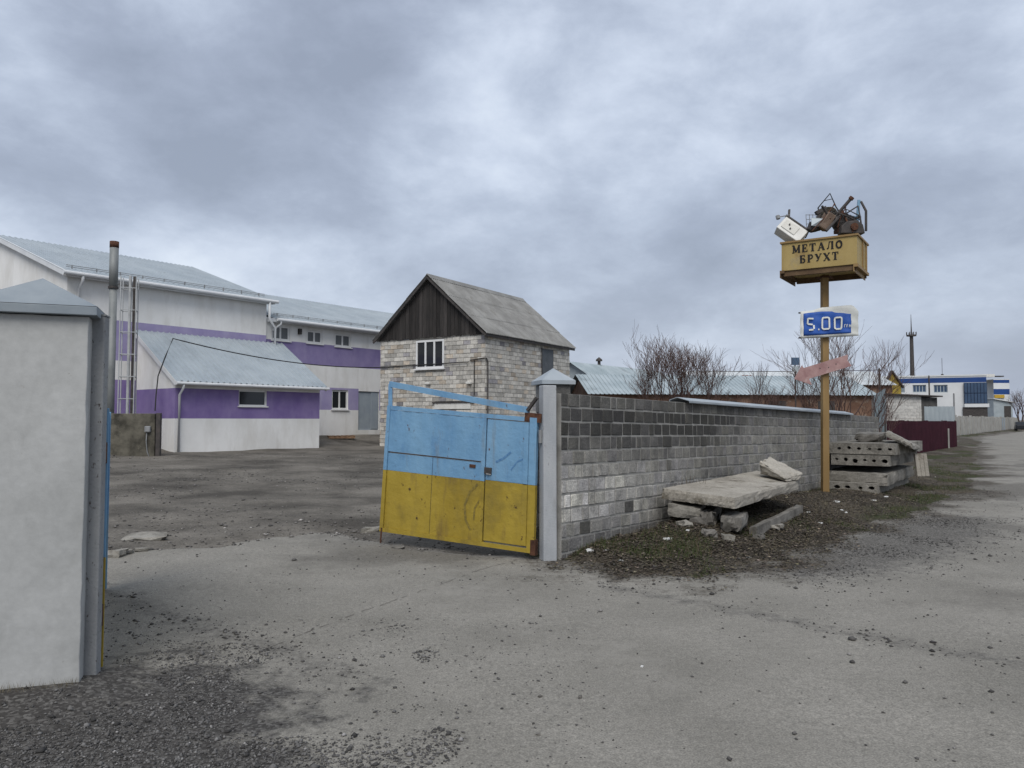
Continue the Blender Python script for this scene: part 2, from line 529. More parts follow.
M_POST = mat('grey_post', (0.19, 0.195, 0.20), (0.26, 0.265, 0.265), 4, rough=0.85, bump=0.3, bscale=60, stretch=(1, 1, 0.4),
             dirt=(((0.06, 0.05, 0.045), 38, 0.60, 0.66, (1, 1, 0.6)), ((0.12, 0.1, 0.085), 9, 0.62, 0.75, (1, 1, 0.4), 0.7)))
M_WALLW = mat('white_render', (0.68, 0.675, 0.655), (0.76, 0.755, 0.735), 0.8, rough=0.9, bump=0.1, bscale=20,
              dirt=(((0.52, 0.50, 0.455), 1.1, 0.46, 0.78, (1, 1, 0.35), 0.75), ((0.44, 0.42, 0.38), 2.2, 0.56, 0.76, (1, 1, 0.2), 0.4)))
M_PURP = mat('purple_paint', (0.165, 0.118, 0.285), (0.215, 0.16, 0.335), 1.6, rough=0.85, bump=0.1, bscale=20,
             dirt=(((0.29, 0.24, 0.40), 1.3, 0.45, 0.75, (1, 1, 0.3), 0.6),))
M_LILAC = mat('pale_lilac_paint', (0.27, 0.235, 0.40), (0.33, 0.295, 0.45), 1.4, rough=0.85, bump=0.1, bscale=20,
              dirt=(((0.42, 0.39, 0.5), 1.3, 0.5, 0.8, (1, 1, 0.3), 0.5),))
M_PURPW = mat('faded_purple_paint', (0.19, 0.155, 0.31), (0.25, 0.21, 0.37), 1.4, rough=0.85, bump=0.1, bscale=20, dirt=(((0.32, 0.29, 0.42), 1.3, 0.52, 0.8, (1, 1, 0.3), 0.6),))
M_ROOFM = mat('pale_metal_roof', (0.285, 0.325, 0.355), (0.35, 0.39, 0.415), 0.7, rough=0.5, bump=0.04, metallic=0.15, spec=0.4, stretch=(1, 1, 1),
              dirt=(((0.22, 0.245, 0.26), 2.0, 0.5, 0.78, (1, 1, 1), 0.6),))
M_GUT = mat('white_gutter', (0.55, 0.56, 0.57), (0.62, 0.63, 0.63), 2, rough=0.4, bump=0.0)
M_DARK = mat('dark_metal', (0.035, 0.033, 0.032), (0.07, 0.06, 0.055), 6, rough=0.7, bump=0.1)
M_GLASS = mat('dark_glass', (0.018, 0.02, 0.023), None, rough=0.06, bump=0.0, spec=0.5)
M_GLASSL = mat('painted_sky_glass', (0.10, 0.11, 0.12), (0.16, 0.17, 0.18), 0.7, rough=0.1, bump=0.0, spec=0.6)  # upper wing panes: reflected sky is put into the paler base colour
M_FRAME = mat('white_window_frame', (0.62, 0.62, 0.61), (0.68, 0.68, 0.67), 5, rough=0.45, bump=0.0)
M_DOORG = mat('grey_blue_door', (0.25, 0.29, 0.33), (0.30, 0.34, 0.37), 2, rough=0.6, bump=0.05,
              dirt=(((0.2, 0.2, 0.2), 4, 0.6, 0.8, (1, 1, 0.3), 0.6),))
M_BLOCKH = mat('house_block', (0.80, 0.80, 0.80), (1.15, 1.13, 1.1), 9, rough=0.92, bump=0.4, bscale=50, src='attr')
M_MORTAR = mat('mortar', (0.27, 0.255, 0.23), (0.37, 0.355, 0.32), 5, rough=0.95, bump=0.4, bscale=50)
M_BOARD = mat('dark_timber', (0.75, 0.75, 0.75), (1.25, 1.2, 1.15), 14, rough=0.9, bump=0.35, bscale=60, stretch=(1, 1, 0.12), src='obj')
M_SLATE = mat('asbestos_sheet', (0.165, 0.163, 0.155), (0.245, 0.243, 0.232), 1.2, rough=0.95, bump=0.2, bscale=40,
              dirt=(((0.13, 0.125, 0.11), 3, 0.52, 0.72, (1, 1, 1), 0.7), ((0.32, 0.315, 0.29), 7, 0.6, 0.75, (1, 1, 1), 0.6)))
M_WBLOCK = mat('wall_block', (0.78, 0.78, 0.78), (1.2, 1.19, 1.17), 7, rough=0.95, bump=0.8, bscale=38, src='obj', fine=0.45,
               dirt=(((0.05, 0.048, 0.046), 2.4, 0.48, 0.74, (1, 1, 0.45), 0.7), ((0.42, 0.41, 0.39), 7, 0.66, 0.78, (1, 1, 0.25), 0.45)))
M_WBLOCKA = mat('wall_block_far', (0.78, 0.78, 0.78), (1.2, 1.19, 1.17), 7, rough=0.95, bump=0.8, bscale=38, src='attr', fine=0.45,
                dirt=(((0.05, 0.048, 0.046), 2.6, 0.52, 0.76, (1, 1, 0.35), 0.6), ((0.4, 0.39, 0.37), 6, 0.66, 0.78, (1, 1, 0.3), 0.4)))
M_WMORT = mat('wall_mortar', (0.20, 0.195, 0.182), (0.33, 0.322, 0.30), 4, rough=0.95, bump=0.5, bscale=60)
M_CONC = mat('weathered_concrete', (0.15, 0.14, 0.12), (0.27, 0.255, 0.225), 2.2, rough=0.95, bump=0.7, bscale=30, fine=0.3,
             dirt=(((0.07, 0.062, 0.05), 2.6, 0.56, 0.72, (1, 1, 1), 0.8), ((0.10, 0.105, 0.06), 6, 0.62, 0.75, (1, 1, 1), 0.5)))
M_CONCD = mat('dark_concrete', (0.09, 0.083, 0.073), (0.21, 0.198, 0.178), 2.6, rough=0.95, bump=0.7, bscale=30, fine=0.3,
              dirt=(((0.04, 0.037, 0.03), 3, 0.54, 0.72, (1, 1, 1), 0.8),))
M_BLUE = mat('gate_blue', (0.115, 0.245, 0.40), (0.165, 0.31, 0.455), 1.8, rough=0.5, bump=0.9, bscale=5, stretch=(1, 1, 0.25),
             dirt=(((0.22, 0.35, 0.46), 3.2, 0.52, 0.8, (1, 1, 0.25), 0.6), ((0.06, 0.16, 0.32), 2.3, 0.57, 0.72, (1, 1, 0.5), 0.6),
                   ((0.16, 0.17, 0.17), 6, 0.55, 0.70, (1, 1, 0.14), 0.7), ((0.09, 0.045, 0.025), 11, 0.645, 0.70, (1, 1, 0.6))))
M_YELL = mat('gate_yellow', (0.27, 0.19, 0.024), (0.345, 0.25, 0.036), 1.7, rough=0.5, bump=0.9, bscale=5, stretch=(1, 1, 0.35),
             dirt=(((0.15, 0.115, 0.035), 2.1, 0.5, 0.75, (1, 1, 0.7), 0.8), ((0.13, 0.085, 0.035), 5, 0.54, 0.70, (1, 1, 0.15), 0.75), ((0.05, 0.025, 0.015), 10, 0.635, 0.69, (1, 1, 0.8))))
M_RUST = mat('rust', (0.045, 0.02, 0.013), (0.11, 0.05, 0.028), 14, rough=0.9, bump=0.4, bscale=80)
M_OCHRE = mat('ochre_paint', (0.205, 0.13, 0.05), (0.265, 0.172, 0.07), 3, rough=0.6, bump=0.08, stretch=(1, 1, 0.3),
              dirt=(((0.2, 0.12, 0.05), 6, 0.6, 0.75, (1, 1, 0.4), 0.7),))
M_BOXY = mat('pale_yellow_paint', (0.30, 0.215, 0.075), (0.375, 0.28, 0.11), 2.4, rough=0.6, bump=0.08, stretch=(1, 1, 0.4),
             dirt=(((0.17, 0.10, 0.045), 4, 0.52, 0.72, (1, 1, 0.4), 0.75), ((0.24, 0.22, 0.17), 2.4, 0.56, 0.72, (1, 1, 1), 0.7)))
M_BLACK = mat('black_lettering', (0.012, 0.011, 0.011), None, rough=0.7, bump=0.0)
M_BANNER = mat('white_banner', (0.55, 0.56, 0.53), (0.64, 0.64, 0.60), 2.5, rough=0.7, bump=0.1, bscale=8)
M_BANBLUE = mat('blue_print', (0.022, 0.075, 0.30), (0.03, 0.10, 0.38), 3, rough=0.6, bump=0.1, bscale=8,
                dirt=(((0.012, 0.03, 0.11), 4, 0.6, 0.7, (1, 1, 1), 0.7),))
M_DIGIT = mat('pale_digit', (0.60, 0.62, 0.58), (0.68, 0.69, 0.64), 3, rough=0.6, bump=0.0)
M_PINK = mat('faded_pink_board', (0.26, 0.15, 0.145), (0.38, 0.245, 0.23), 5, rough=0.85, bump=0.2, stretch=(1, 1, 1),
             dirt=(((0.46, 0.36, 0.33), 6, 0.58, 0.7, (1, 1, 1), 0.7), ((0.17, 0.10, 0.10), 5, 0.62, 0.74, (1, 1, 1), 0.7)))
M_BARK = mat('bark', (0.055, 0.042, 0.034), (0.10, 0.08, 0.066), 8, rough=0.95, bump=0.3, bscale=60)
M_TWIG = mat('twig', (0.06, 0.036, 0.03), (0.105, 0.066, 0.056), 4, rough=0.95, bump=0.0)
M_BRICK = mat('red_brick', (0.12, 0.065, 0.043), (0.21, 0.13, 0.09), 1.6, rough=0.95, bump=0.4, bscale=12,
              dirt=(((0.30, 0.26, 0.21), 2.2, 0.55, 0.7, (1, 1, 1.5), 0.7), ((0.06, 0.04, 0.03), 1.2, 0.56, 0.75, (1, 1, 1), 0.7)))
M_MAROON = mat('maroon_sheet', (0.03, 0.0095, 0.015), (0.045, 0.014, 0.022), 2, rough=0.85, spec=0.1, bump=0.03)
M_STEEL = mat('pale_steel_sheet', (0.30, 0.34, 0.36), (0.38, 0.42, 0.43), 1.2, rough=0.5, bump=0.03, metallic=0.2)
M_WHITE = mat('white_cladding', (0.56, 0.57, 0.57), (0.63, 0.64, 0.64), 0.5, rough=0.7, bump=0.0)
M_BAND = mat('blue_cladding', (0.012, 0.045, 0.165), (0.016, 0.056, 0.20), 0.5, rough=0.5, bump=0.0)
M_CFENCE = mat('concrete_fence', (0.27, 0.262, 0.24), (0.37, 0.36, 0.335), 1.0, rough=0.95, bump=0.3, bscale=10,
               dirt=(((0.17, 0.16, 0.14), 1.2, 0.55, 0.75, (1, 1, 0.4), 0.7),))
M_CABLE = mat('black_cable', (0.02, 0.02, 0.02), None, rough=0.7, bump=0.0)
M_ENAMEL = mat('white_enamel', (0.55, 0.54, 0.50), (0.66, 0.65, 0.61), 4, rough=0.4, bump=0.03, dirt=(((0.16, 0.08, 0.04), 9, 0.63, 0.7, (1, 1, 1)),))

# ------------------------------------------------------------------ shared builders
def facade(th, name, x0, x1, z0, z1, y, openings, bands, mats, depth=0.14, parent=None):
    """flat wall on local plane y with real openings; bands = [(x0,x1,z0,z1,material index)]"""
    xs = sorted({x0, x1, *[v for o in openings for v in o[:2]], *[min(max(v, x0), x1) for b_ in bands for v in b_[:2]]})
    zs = sorted({z0, z1, *[v for o in openings for v in o[2:4]], *[min(max(v, z0), z1) for b_ in bands for v in b_[2:4]]})
    mb = MB()
    for i in range(len(xs) - 1):
        for j in range(len(zs) - 1):
            mx, mz = (xs[i] + xs[i + 1]) / 2, (zs[j] + zs[j + 1]) / 2
            if any(o[0] < mx < o[1] and o[2] < mz < o[3] for o in openings):
                continue
            mb.mi = 0
            for b_ in bands:
                if b_[0] < mx < b_[1] and b_[2] < mz < b_[3]:
                    mb.mi = b_[4]
            mb.poly([(xs[i], y, zs[j]), (xs[i + 1], y, zs[j]), (xs[i + 1], y, zs[j + 1]), (xs[i], y, zs[j + 1])])
    mb.mi = 0
    for a, b_, c, d in openings:
        yy = y + depth
        mb.poly([(a, y, c), (a, yy, c), (b_, yy, c), (b_, y, c)])
        mb.poly([(a, y, d), (b_, y, d), (b_, yy, d), (a, yy, d)])
        mb.poly([(a, y, c), (a, y, d), (a, yy, d), (a, yy, c)])
        mb.poly([(b_, y, c), (b_, yy, c), (b_, yy, d), (b_, y, d)])
    return mb.build(name, mats, parent or th)
def window(th, a, b, c, d, y, n=2, fw=0.07, sill=True, mframe=None, rows=1, mglass=None):
    """frame bars with n panes set into an opening; pane and sill are sub-parts"""
    mb = MB()
    y0, y1 = y + 0.05, y + 0.11
    w = (b - a - fw * (n + 1)) / n
    hgt = (d - c - fw * (rows + 1)) / rows
    for k in range(n + 1):
        x = a + k * (w + fw)
        mb.box(x, x + fw, y0, y1, c, d)
    for k in range(n):
        x = a + fw + k * (w + fw)
        for r in range(rows + 1):
            z = c + r * (hgt + fw)
            mb.box(x, x + w, y0 + 0.002, y1 - 0.002, z, z + fw)
    o = mb.build('window', mframe or M_FRAME, th)
    for k in range(n):
        x = a + fw + k * (w + fw)
        for r in range(rows):
            z = c + fw + r * (hgt + fw)
            p = MB(); p.box(x - 0.01, x + w + 0.01, y0 + 0.025, y0 + 0.035, z - 0.01, z + hgt + 0.01)
            p.build('pane', mglass or M_GLASS, o)
    if sill:
        p = MB(); p.box(a - 0.05, b + 0.05, y - 0.06, y + 0.1, c - 0.05, c - 0.003)
        p.build('sill', M_FRAME, o)
    return o
def roof_sheets(th, name, p0, p1, q0, q1, n, mt, ribs=5, rh=0.03, th_=0.012, parent=None):
    """n ribbed sheets laid side by side; p0->p1 along the eave, q0->q1 along the ridge"""
    p0, p1, q0, q1 = map(Vector, (p0, p1, q0, q1))
    nrm = (p1 - p0).cross(q0 - p0).normalized()
    if nrm.z < 0: nrm = -nrm
    for k in range(n):
        mb = MB()
        prof = []
        for r in range(ribs):
            for f_, hh in ((0, 0), (0.62, 0), (0.7, rh), (0.9, rh), (0.985, 0)):
                prof.append(((k + (r + f_) / ribs) / n, hh))
        prof.append(((k + 0.999) / n, 0))
        top0 = [p0.lerp(p1, s) + nrm * hh for s, hh in prof]
        top1 = [q0.lerp(q1, s) + nrm * hh for s, hh in prof]
        dz = -nrm * th_
        vs = top0 + top1 + [v + dz for v in top0] + [v + dz for v in top1]
        m = len(prof)
        fs = []
        for i in range(m - 1):
            fs += [(i, i + 1, m + i + 1, m + i), (2 * m + i, 3 * m + i, 3 * m + i + 1, 2 * m + i + 1), (i, 2 * m + i, 2 * m + i + 1, i + 1), (m + i, m + i + 1, 3 * m + i + 1, 3 * m + i)]
        fs += [(0, m, 3 * m, 2 * m), (m - 1, 3 * m - 1, 4 * m - 1, 2 * m - 1)]
        mb.faces(vs, fs)
        mb.build(name, mt, parent or th)
def gutter(th, p0, p1, r=0.07):
    p0, p1 = Vector(p0), Vector(p1)
    mb = MB()
    mb.tube([p0, p1], r, 10)
    return mb.build('gutter', M_GUT, th)
def downpipe(th, pts, r=0.05):
    mb = MB(); mb.tube(pts, r, 8)
    return mb.build('downpipe', M_GUT, th, smooth=True)

def rough_hexa(c8, nx, ny, nz, amp, seed):
    """eight corners (bottom 4, top 4) -> subdivided block with chipped, uneven faces"""
    c8 = [Vector(q) for q in c8]
    r0 = random.Random(seed)
    idx = {}
    vs, fs = [], []
    def pt(i, j, k):
        key = (i, j, k)
        if key in idx: return idx[key]
        a, b, c = i / nx, j / ny, k / nz
        lo = c8[0].lerp(c8[1], a).lerp(c8[3].lerp(c8[2], a), b)
        hi = c8[4].lerp(c8[5], a).lerp(c8[7].lerp(c8[6], a), b)
        p = lo.lerp(hi, c)
        ctr = sum(c8, Vector()) / 8
        edges = (i in (0, nx)) + (j in (0, ny)) + (k in (0, nz))
        if edges >= 2:
            p = p + (ctr - p).normalized() * (amp * r0.uniform(0.2, 2.2) + (amp * 3 if r0.random() < 0.08 else 0))
        p = p + Vector((r0.uniform(-1, 1), r0.uniform(-1, 1), r0.uniform(-1, 1))) * amp * 0.5
        idx[key] = len(vs); vs.append(p)
        return idx[key]
    for i in range(nx):
        for j in range(ny):
            fs.append((pt(i, j, 0), pt(i, j + 1, 0), pt(i + 1, j + 1, 0), pt(i + 1, j, 0)))
            fs.append((pt(i, j, nz), pt(i + 1, j, nz), pt(i + 1, j + 1, nz), pt(i, j + 1, nz)))
    for i in range(nx):
        for k in range(nz):
            fs.append((pt(i, 0, k), pt(i + 1, 0, k), pt(i + 1, 0, k + 1), pt(i, 0, k + 1)))
            fs.append((pt(i, ny, k), pt(i, ny, k + 1), pt(i + 1, ny, k + 1), pt(i + 1, ny, k)))
    for j in range(ny):
        for k in range(nz):
            fs.append((pt(0, j, k), pt(0, j, k + 1), pt(0, j + 1, k + 1), pt(0, j + 1, k)))
            fs.append((pt(nx, j, k), pt(nx, j + 1, k), pt(nx, j + 1, k + 1), pt(nx, j, k + 1)))
    return vs, fs

# ------------------------------------------------------------------ big workshop behind, left
def P(o, x, y, z):
    return Vector(o.location) + Matrix.Rotation(o.rotation_euler[2], 3, 'Z') @ Vector((x, y, z))
big = thing('workshop_building', 'tall pale workshop with grey metal gable roof behind the purple annex', 'building', (-15.82, 26.84, 0.0), ROT)
BX, BE, BR, BRY = 8.15, 7.0, 9.25, 6.7
zb0 = on_plane(big, 180, 326.7)[1]
bands = [(0, BX, zb0 - 1.5, zb0, 1), (0, BX, 1.2, 3.2, 2)]
facade(big, 'front_wall', 0, BX, -0.2, BE, 0, [], bands, [M_WALLW, M_LILAC, M_PURP])
mb = MB(); mb.prism([(0, -0.2), (2 * BRY, -0.2), (2 * BRY, BE), (BRY, BR - 0.08), (0, BE)], 0, -0.006, BX + 0.006)
for i in (0,):
    pass
mb2 = MB()
mb2.poly([(0, 0, -0.2), (0, 0, BE), (0, BRY, BR - 0.1), (0, 2 * BRY, BE), (0, 2 * BRY, -0.2)])
mb2.build('gable_wall', M_WALLW, big)
mb2 = MB(); mb2.poly([(BX, 0, -0.2), (BX, 2 * BRY, -0.2), (BX, 2 * BRY, BE), (BX, BRY, BR - 0.1), (BX, 0, BE)])
mb2.build('gable_wall', M_WALLW, big)
mb2 = MB(); mb2.poly([(0, 2 * BRY, -0.2), (0, 2 * BRY, BE), (BX, 2 * BRY, BE), (BX, 2 * BRY, -0.2)])
mb2.build('rear_wall', M_WALLW, big)
sl_ = (BR - BE) / BRY
roof_sheets(big, 'roof_sheet', (-0.25, -0.35, BE - 0.35 * sl_ + 0.06), (BX + 0.25, -0.35, BE - 0.35 * sl_ + 0.06), (-0.25, BRY, BR + 0.06), (BX + 0.25, BRY, BR + 0.06), 8, M_ROOFM)
roof_sheets(big, 'roof_sheet', (-0.25, 2 * BRY + 0.35, BE - 0.35 * sl_ + 0.06), (BX + 0.25, 2 * BRY + 0.35, BE - 0.35 * sl_ + 0.06), (-0.25, BRY + 0.01, BR + 0.06), (BX + 0.25, BRY + 0.01, BR + 0.06), 8, M_ROOFM)
mb = MB(); mb.bar((-0.2, -0.22, BE - 0.14), (BX + 0.2, -0.22, BE - 0.14), 0.25, 0.16); mb.build('eave_board', M_GUT, big)
mb = MB()
mb.bar((-0.22, -0.3, BE - 0.12), (-0.22, BRY, BR - 0.04), 0.05, 0.2); mb.build('verge_board', M_GUT, big)
mb = MB(); mb.bar((BX + 0.22, -0.3, BE - 0.12), (BX + 0.22, BRY, BR - 0.04), 0.05, 0.2); mb.build('verge_board', M_GUT, big)
gutter(big, (-0.3, -0.42, BE - 0.12), (BX + 0.3, -0.42, BE - 0.12), 0.075)
def snow_guard(th, x0, x1, y, z):
    mb = MB()
    mb.tube([(x0, y, z + 0.13), (x1, y, z + 0.13)], 0.012, 6)
    mb.tube([(x0, y, z + 0.07), (x1, y, z + 0.07)], 0.012, 6)
    k = x0 + 0.2
    while k < x1:
        mb.bar((k, y, z - 0.03), (k, y, z + 0.15), 0.03, 0.04); k += 0.85
    mb.build('snow_guard', M_POST, th)
snow_guard(big, 0, BX, 0.15, BE + 0.12)
downpipe(big, [(0.35, -0.42, BE - 0.1), (0.35, -0.40, BE - 0.35), (0.35, -0.1, BE - 0.6), (0.35, -0.07, 0.5)])
downpipe(big, [(BX - 0.12, -0.42, BE - 0.1), (BX - 0.12, -0.40, BE - 0.9), (BX + 0.3, -0.22, BE - 1.25), (BX + 0.3, -0.16, 0.8)], 0.055)

wing = thing('workshop_wing', 'lower two-storey workshop wing with purple bands and three upper windows', 'building', tuple(P(big, BX + 0.01, 0.12, 0)), ROT)
WX, WE, WR, WRY = 13.0, 6.25, 8.25, 5.7
def rect(o, u0, v0, u1, v1):
    a, b = on_plane(o, u0, v0), on_plane(o, u1, v1)
    um, vm = (u0 + u1) / 2, (v0 + v1) / 2
    return (a[0], b[0], on_plane(o, um, v1)[1], on_plane(o, um, v0)[1])
wins = [rect(wing, 272, 325.5, 290, 340.5), rect(wing, 307, 330.5, 322.5, 343.5), rect(wing, 335, 334, 351, 347), rect(wing, 332, 390, 348, 409.5)]
wdoor = rect(wing, 358.5, 391.5, 379, 430)
zt, zbm = on_plane(wing, 309, 343)[1], on_plane(wing, 309, 364.5)[1]
lz1, lz0 = on_plane(wing, 340, 388)[1], on_plane(wing, 340, 410)[1]
facade(wing, 'front_wall', 0, WX, 0.2, WE, 0, wins + [wdoor], [(0, WX, zbm, zt, 1), (0, wdoor[0], lz0, lz1, 2), (wdoor[1], WX, lz0, lz1, 2)], [M_WALLW, M_PURPW, M_LILAC])
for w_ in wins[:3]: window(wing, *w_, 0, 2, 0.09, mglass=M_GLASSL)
window(wing, *wins[3], 0, 2, 0.08)
mb = MB(); mb.box(wdoor[0] + 0.01, wdoor[1] - 0.01, 0.06, 0.12, wdoor[2] - 0.3, wdoor[3] - 0.01)
dr = mb.build('steel_door', M_DOORG, wing)
mb = MB(); mb.box(wdoor[0] + 0.62 * (wdoor[1] - wdoor[0]), wdoor[1] - 0.05, 0.03, 0.056, wdoor[2] + 0.05, wdoor[2] + 1.9)
wk = mb.build('wicket', M_DOORG, dr, bevel=0.01)
mb = MB(); mb.box(-0.02, WX, 0.0, 2 * WRY, 0.2, 0.25); 
for xx, nm in ((WX, 'gable_wall'),):
    m2 = MB(); m2.poly([(xx, 0, 0.2), (xx, 2 * WRY, 0.2), (xx, 2 * WRY, WE), (xx, WRY, WR - 0.1), (xx, 0, WE)]); m2.build(nm, M_WALLW, wing)
m2 = MB(); m2.poly([(0, 2 * WRY, 0.2), (0, 2 * WRY, WE), (WX, 2 * WRY, WE), (WX, 2 * WRY, 0.2)]); m2.build('rear_wall', M_WALLW, wing)
s2 = (WR - WE) / WRY
roof_sheets(wing, 'roof_sheet', (0.27, -0.35, WE - 0.35 * s2 + 0.06), (WX + 0.2, -0.35, WE - 0.35 * s2 + 0.06), (0.27, WRY, WR + 0.06), (WX + 0.2, WRY, WR + 0.06), 12, M_ROOFM)
roof_sheets(wing, 'roof_sheet', (0.27, 2 * WRY + 0.3, WE - 0.35 * s2 + 0.06), (WX + 0.2, 2 * WRY + 0.3, WE - 0.35 * s2 + 0.06), (0.27, WRY + 0.01, WR + 0.06), (WX + 0.2, WRY + 0.01, WR + 0.06), 12, M_ROOFM)
mb = MB(); mb.bar((0.05, -0.2, WE - 0.14), (WX + 0.1, -0.2, WE - 0.14), 0.25, 0.16); mb.build('eave_board', M_GUT, wing)
gutter(wing, (0.35, -0.42, WE - 0.12), (WX + 0.2, -0.42, WE - 0.12), 0.075)
snow_guard(wing, 0.5, WX - 0.2, 0.12, WE + 0.1)
downpipe(wing, [(0.55, -0.42, WE - 0.1), (0.55, -0.4, WE - 0.3), (0.3, -0.1, WE - 0.6)], 0.05)
lx, lz = on_plane(wing, 299, 331)
mb = MB(); mb.box(lx - 0.08, lx + 0.08, -0.14, -0.005, lz - 0.16, lz + 0.1); mb.build('wall_lamp', M_DARK, wing, bevel=0.02)

# ------------------------------------------------------------------ annex
ann = thing('purple_annex', 'low white and purple lean-to annex with pale metal roof', 'building', (-11.97, 27.0, 0.0), ROT)
AX, AY, AE, AT = 6.3, 2.90, 3.2, 5.05
abt, abb = on_plane(ann, 178, 388)[1], on_plane(ann, 178, 418.5)[1]
awin = rect(ann, 239, 390.5, 266.5, 406)
facade(ann, 'front_wall', 0, AX, 0.1, AE, 0, [awin], [(0, AX, abb, abt, 1)], [M_WALLW, M_PURP])
window(ann, *awin, 0, 1, 0.05)
for xx in (0.0, AX):
    m2 = MB()
    zz = lambda y: AE + (AT - AE) * y / AY
    for i_, (lo_, hi_) in enumerate(((0.1, abb), (abb, abt), (abt, AE))):
        m2.mi = 1 if i_ == 1 else 0
        pts = [(xx, 0, lo_), (xx, 0, hi_), (xx, AY, hi_), (xx, AY, lo_)]
        m2.poly(pts if xx == 0 else pts[::-1])
    m2.mi = 0
    pts = [(xx, 0, AE), (xx, AY, AT - 0.03), (xx, AY, AE)]
    m2.poly(pts if xx == 0 else pts[::-1])
    m2.build('side_wall', [M_WALLW, M_PURP], ann)
sa = (AT - AE) / AY
roof_sheets(ann, 'roof_sheet', (-0.12, -0.3, AE - 0.3 * sa + 0.06), (AX + 0.15, -0.3, AE - 0.3 * sa + 0.06), (-0.12, AY - 0.02, AT + 0.06), (AX + 0.15, AY - 0.02, AT + 0.06), 7, M_ROOFM, ribs=4, rh=0.035)
for xx in (-0.11, AX + 0.14):
    mb = MB(); mb.bar((xx, -0.28, AE - 0.28 * sa - 0.05), (xx, AY - 0.05, AT - 0.07), 0.05, 0.16); mb.build('verge_board', M_GUT, ann)
mb = MB(); mb.bar((-0.1, -0.15, AE - 0.17), (AX + 0.1, -0.15, AE - 0.17), 0.28, 0.05); mb.build('eave_board', M_GUT, ann)
gutter(ann, (-0.15, -0.36, AE - 0.2), (AX + 0.2, -0.36, AE - 0.2), 0.06)
downpipe(ann, [(0.12, -0.36, AE - 0.2), (0.12, -0.32, AE - 0.38), (0.12, -0.08, AE - 0.6), (0.12, -0.07, 0.55)], 0.045)

# ------------------------------------------------------------------ chimney, lattice mast, concrete panel with meter
ch = thing('chimney_pipe', 'tall grey metal flue pipe with rusty top beside the annex', 'chimney', tuple(at(109.5, 440, 26.3).xy) + (0.45,))
zc0 = 0.45
def zpx(v, Y): return H + (420 - v) * Y / F
M_FLUE = mat('flue_steel', (0.15, 0.16, 0.16), (0.23, 0.24, 0.235), 2.2, rough=0.6, bump=0.05, metallic=0.2, stretch=(1, 1, 0.5))
zt_ = zpx(240, 26.3)
zj = zpx(285, 26.3)
mb = MB(); mb.tube([(0, 0, 0), (0, 0, zj - zc0)], 0.125, 16); mb.build('lower_pipe', M_FLUE, ch, smooth=True)
mb = MB(); mb.tube([(0, 0, zj - zc0 - 0.06), (0, 0, zt_ - zc0 - 0.22)], 0.145, 16); mb.build('upper_pipe', M_FLUE, ch, smooth=True)
mb = MB(); mb.tube([(0, 0, zt_ - zc0 - 0.22), (0, 0, zt_ - zc0)], 0.15, 16); mb.build('rusty_rim', M_RUST, ch, smooth=True)
mb = MB(); mb.tube([(0, 0, zj - zc0 - 0.1), (0, 0, zj - zc0 - 0.03)], 0.17, 16); mb.build('collar', M_DARK, ch)
M_TUBE = mat('grey_tube', (0.33, 0.34, 0.34), (0.42, 0.43, 0.43), 3, rough=0.6, bump=0.0)
mast = thing('lattice_mast', 'pale grey tubular lattice mast standing next to the flue pipe', 'mast', tuple(at(126, 440, 26.0).xy) + (0.4,), 0.3)
mzt = zpx(276, 26.0) - 0.4
legs = [(-0.24, -0.2), (0.24, -0.2), (0.24, 0.22), (-0.24, 0.22)]
for i_, (lx_, ly_) in enumerate(legs):
    mb = MB(); mb.tube([(lx_, ly_, 0), (lx_, ly_, mzt)], 0.02, 6); mb.build('leg', M_TUBE, mast)
mb = MB(); mb.tube([(0.02, 0, 0), (0.02, 0, mzt + 0.05)], 0.05, 8); mb.build('inner_pipe', M_TUBE, mast)
mb = MB(); mb.tube([(0.16, -0.05, 0), (0.16, -0.05, mzt)], 0.05, 8); mb.build('flue_duct', M_DARK, mast)
z_ = 0.5
while z_ < mzt:
    for i_ in range(4):
        a_, b_ = legs[i_], legs[(i_ + 1) % 4]
        mb = MB(); mb.tube([(*a_, z_), (*b_, z_)], 0.014, 5); mb.build('brace', M_TUBE, mast)
    z_ += 0.76
mpan = thing('stained_fence', 'stained dark concrete fence panel standing beside the annex', 'fence', tuple(at(131, 450, 24.9).xy) + (0.3,), 0.12)
mb = MB(); mb.box(-0.95, 0.75, -0.06, 0.06, 0, zpx(413.5, 24.9) - 0.3)
M_STAIN = mat('stained_concrete', (0.05, 0.046, 0.036), (0.13, 0.12, 0.095), 2.6, rough=0.95, bump=0.5, bscale=20,
              dirt=(((0.17, 0.155, 0.12), 3.1, 0.55, 0.72, (1, 1, 0.6), 0.7), ((0.02, 0.02, 0.016), 2.2, 0.55, 0.7, (1, 1, 1), 0.8)))
mb.build('slab', M_STAIN, mpan, bevel=0.02)
mb = MB(); mb.box(0.78, 0.92, -0.08, 0.08, 0, zpx(413, 24.9) - 0.3); mb.build('end_post', M_DARK, mpan, bevel=0.01)
mb = MB(); mb.box(0.46, 0.64, -0.2, -0.062, 1.0, 1.2); mb.build('meter_box', M_POST, mpan, bevel=0.03)
mb = MB(); mb.tube([(0.52, -0.13, 0.99), (0.5, -0.1, 0.7), (0.54, -0.1, 0.35), (0.68, -0.12, 0.02)], 0.018, 6); mb.build('conduit', M_POST, mpan, smooth=True)

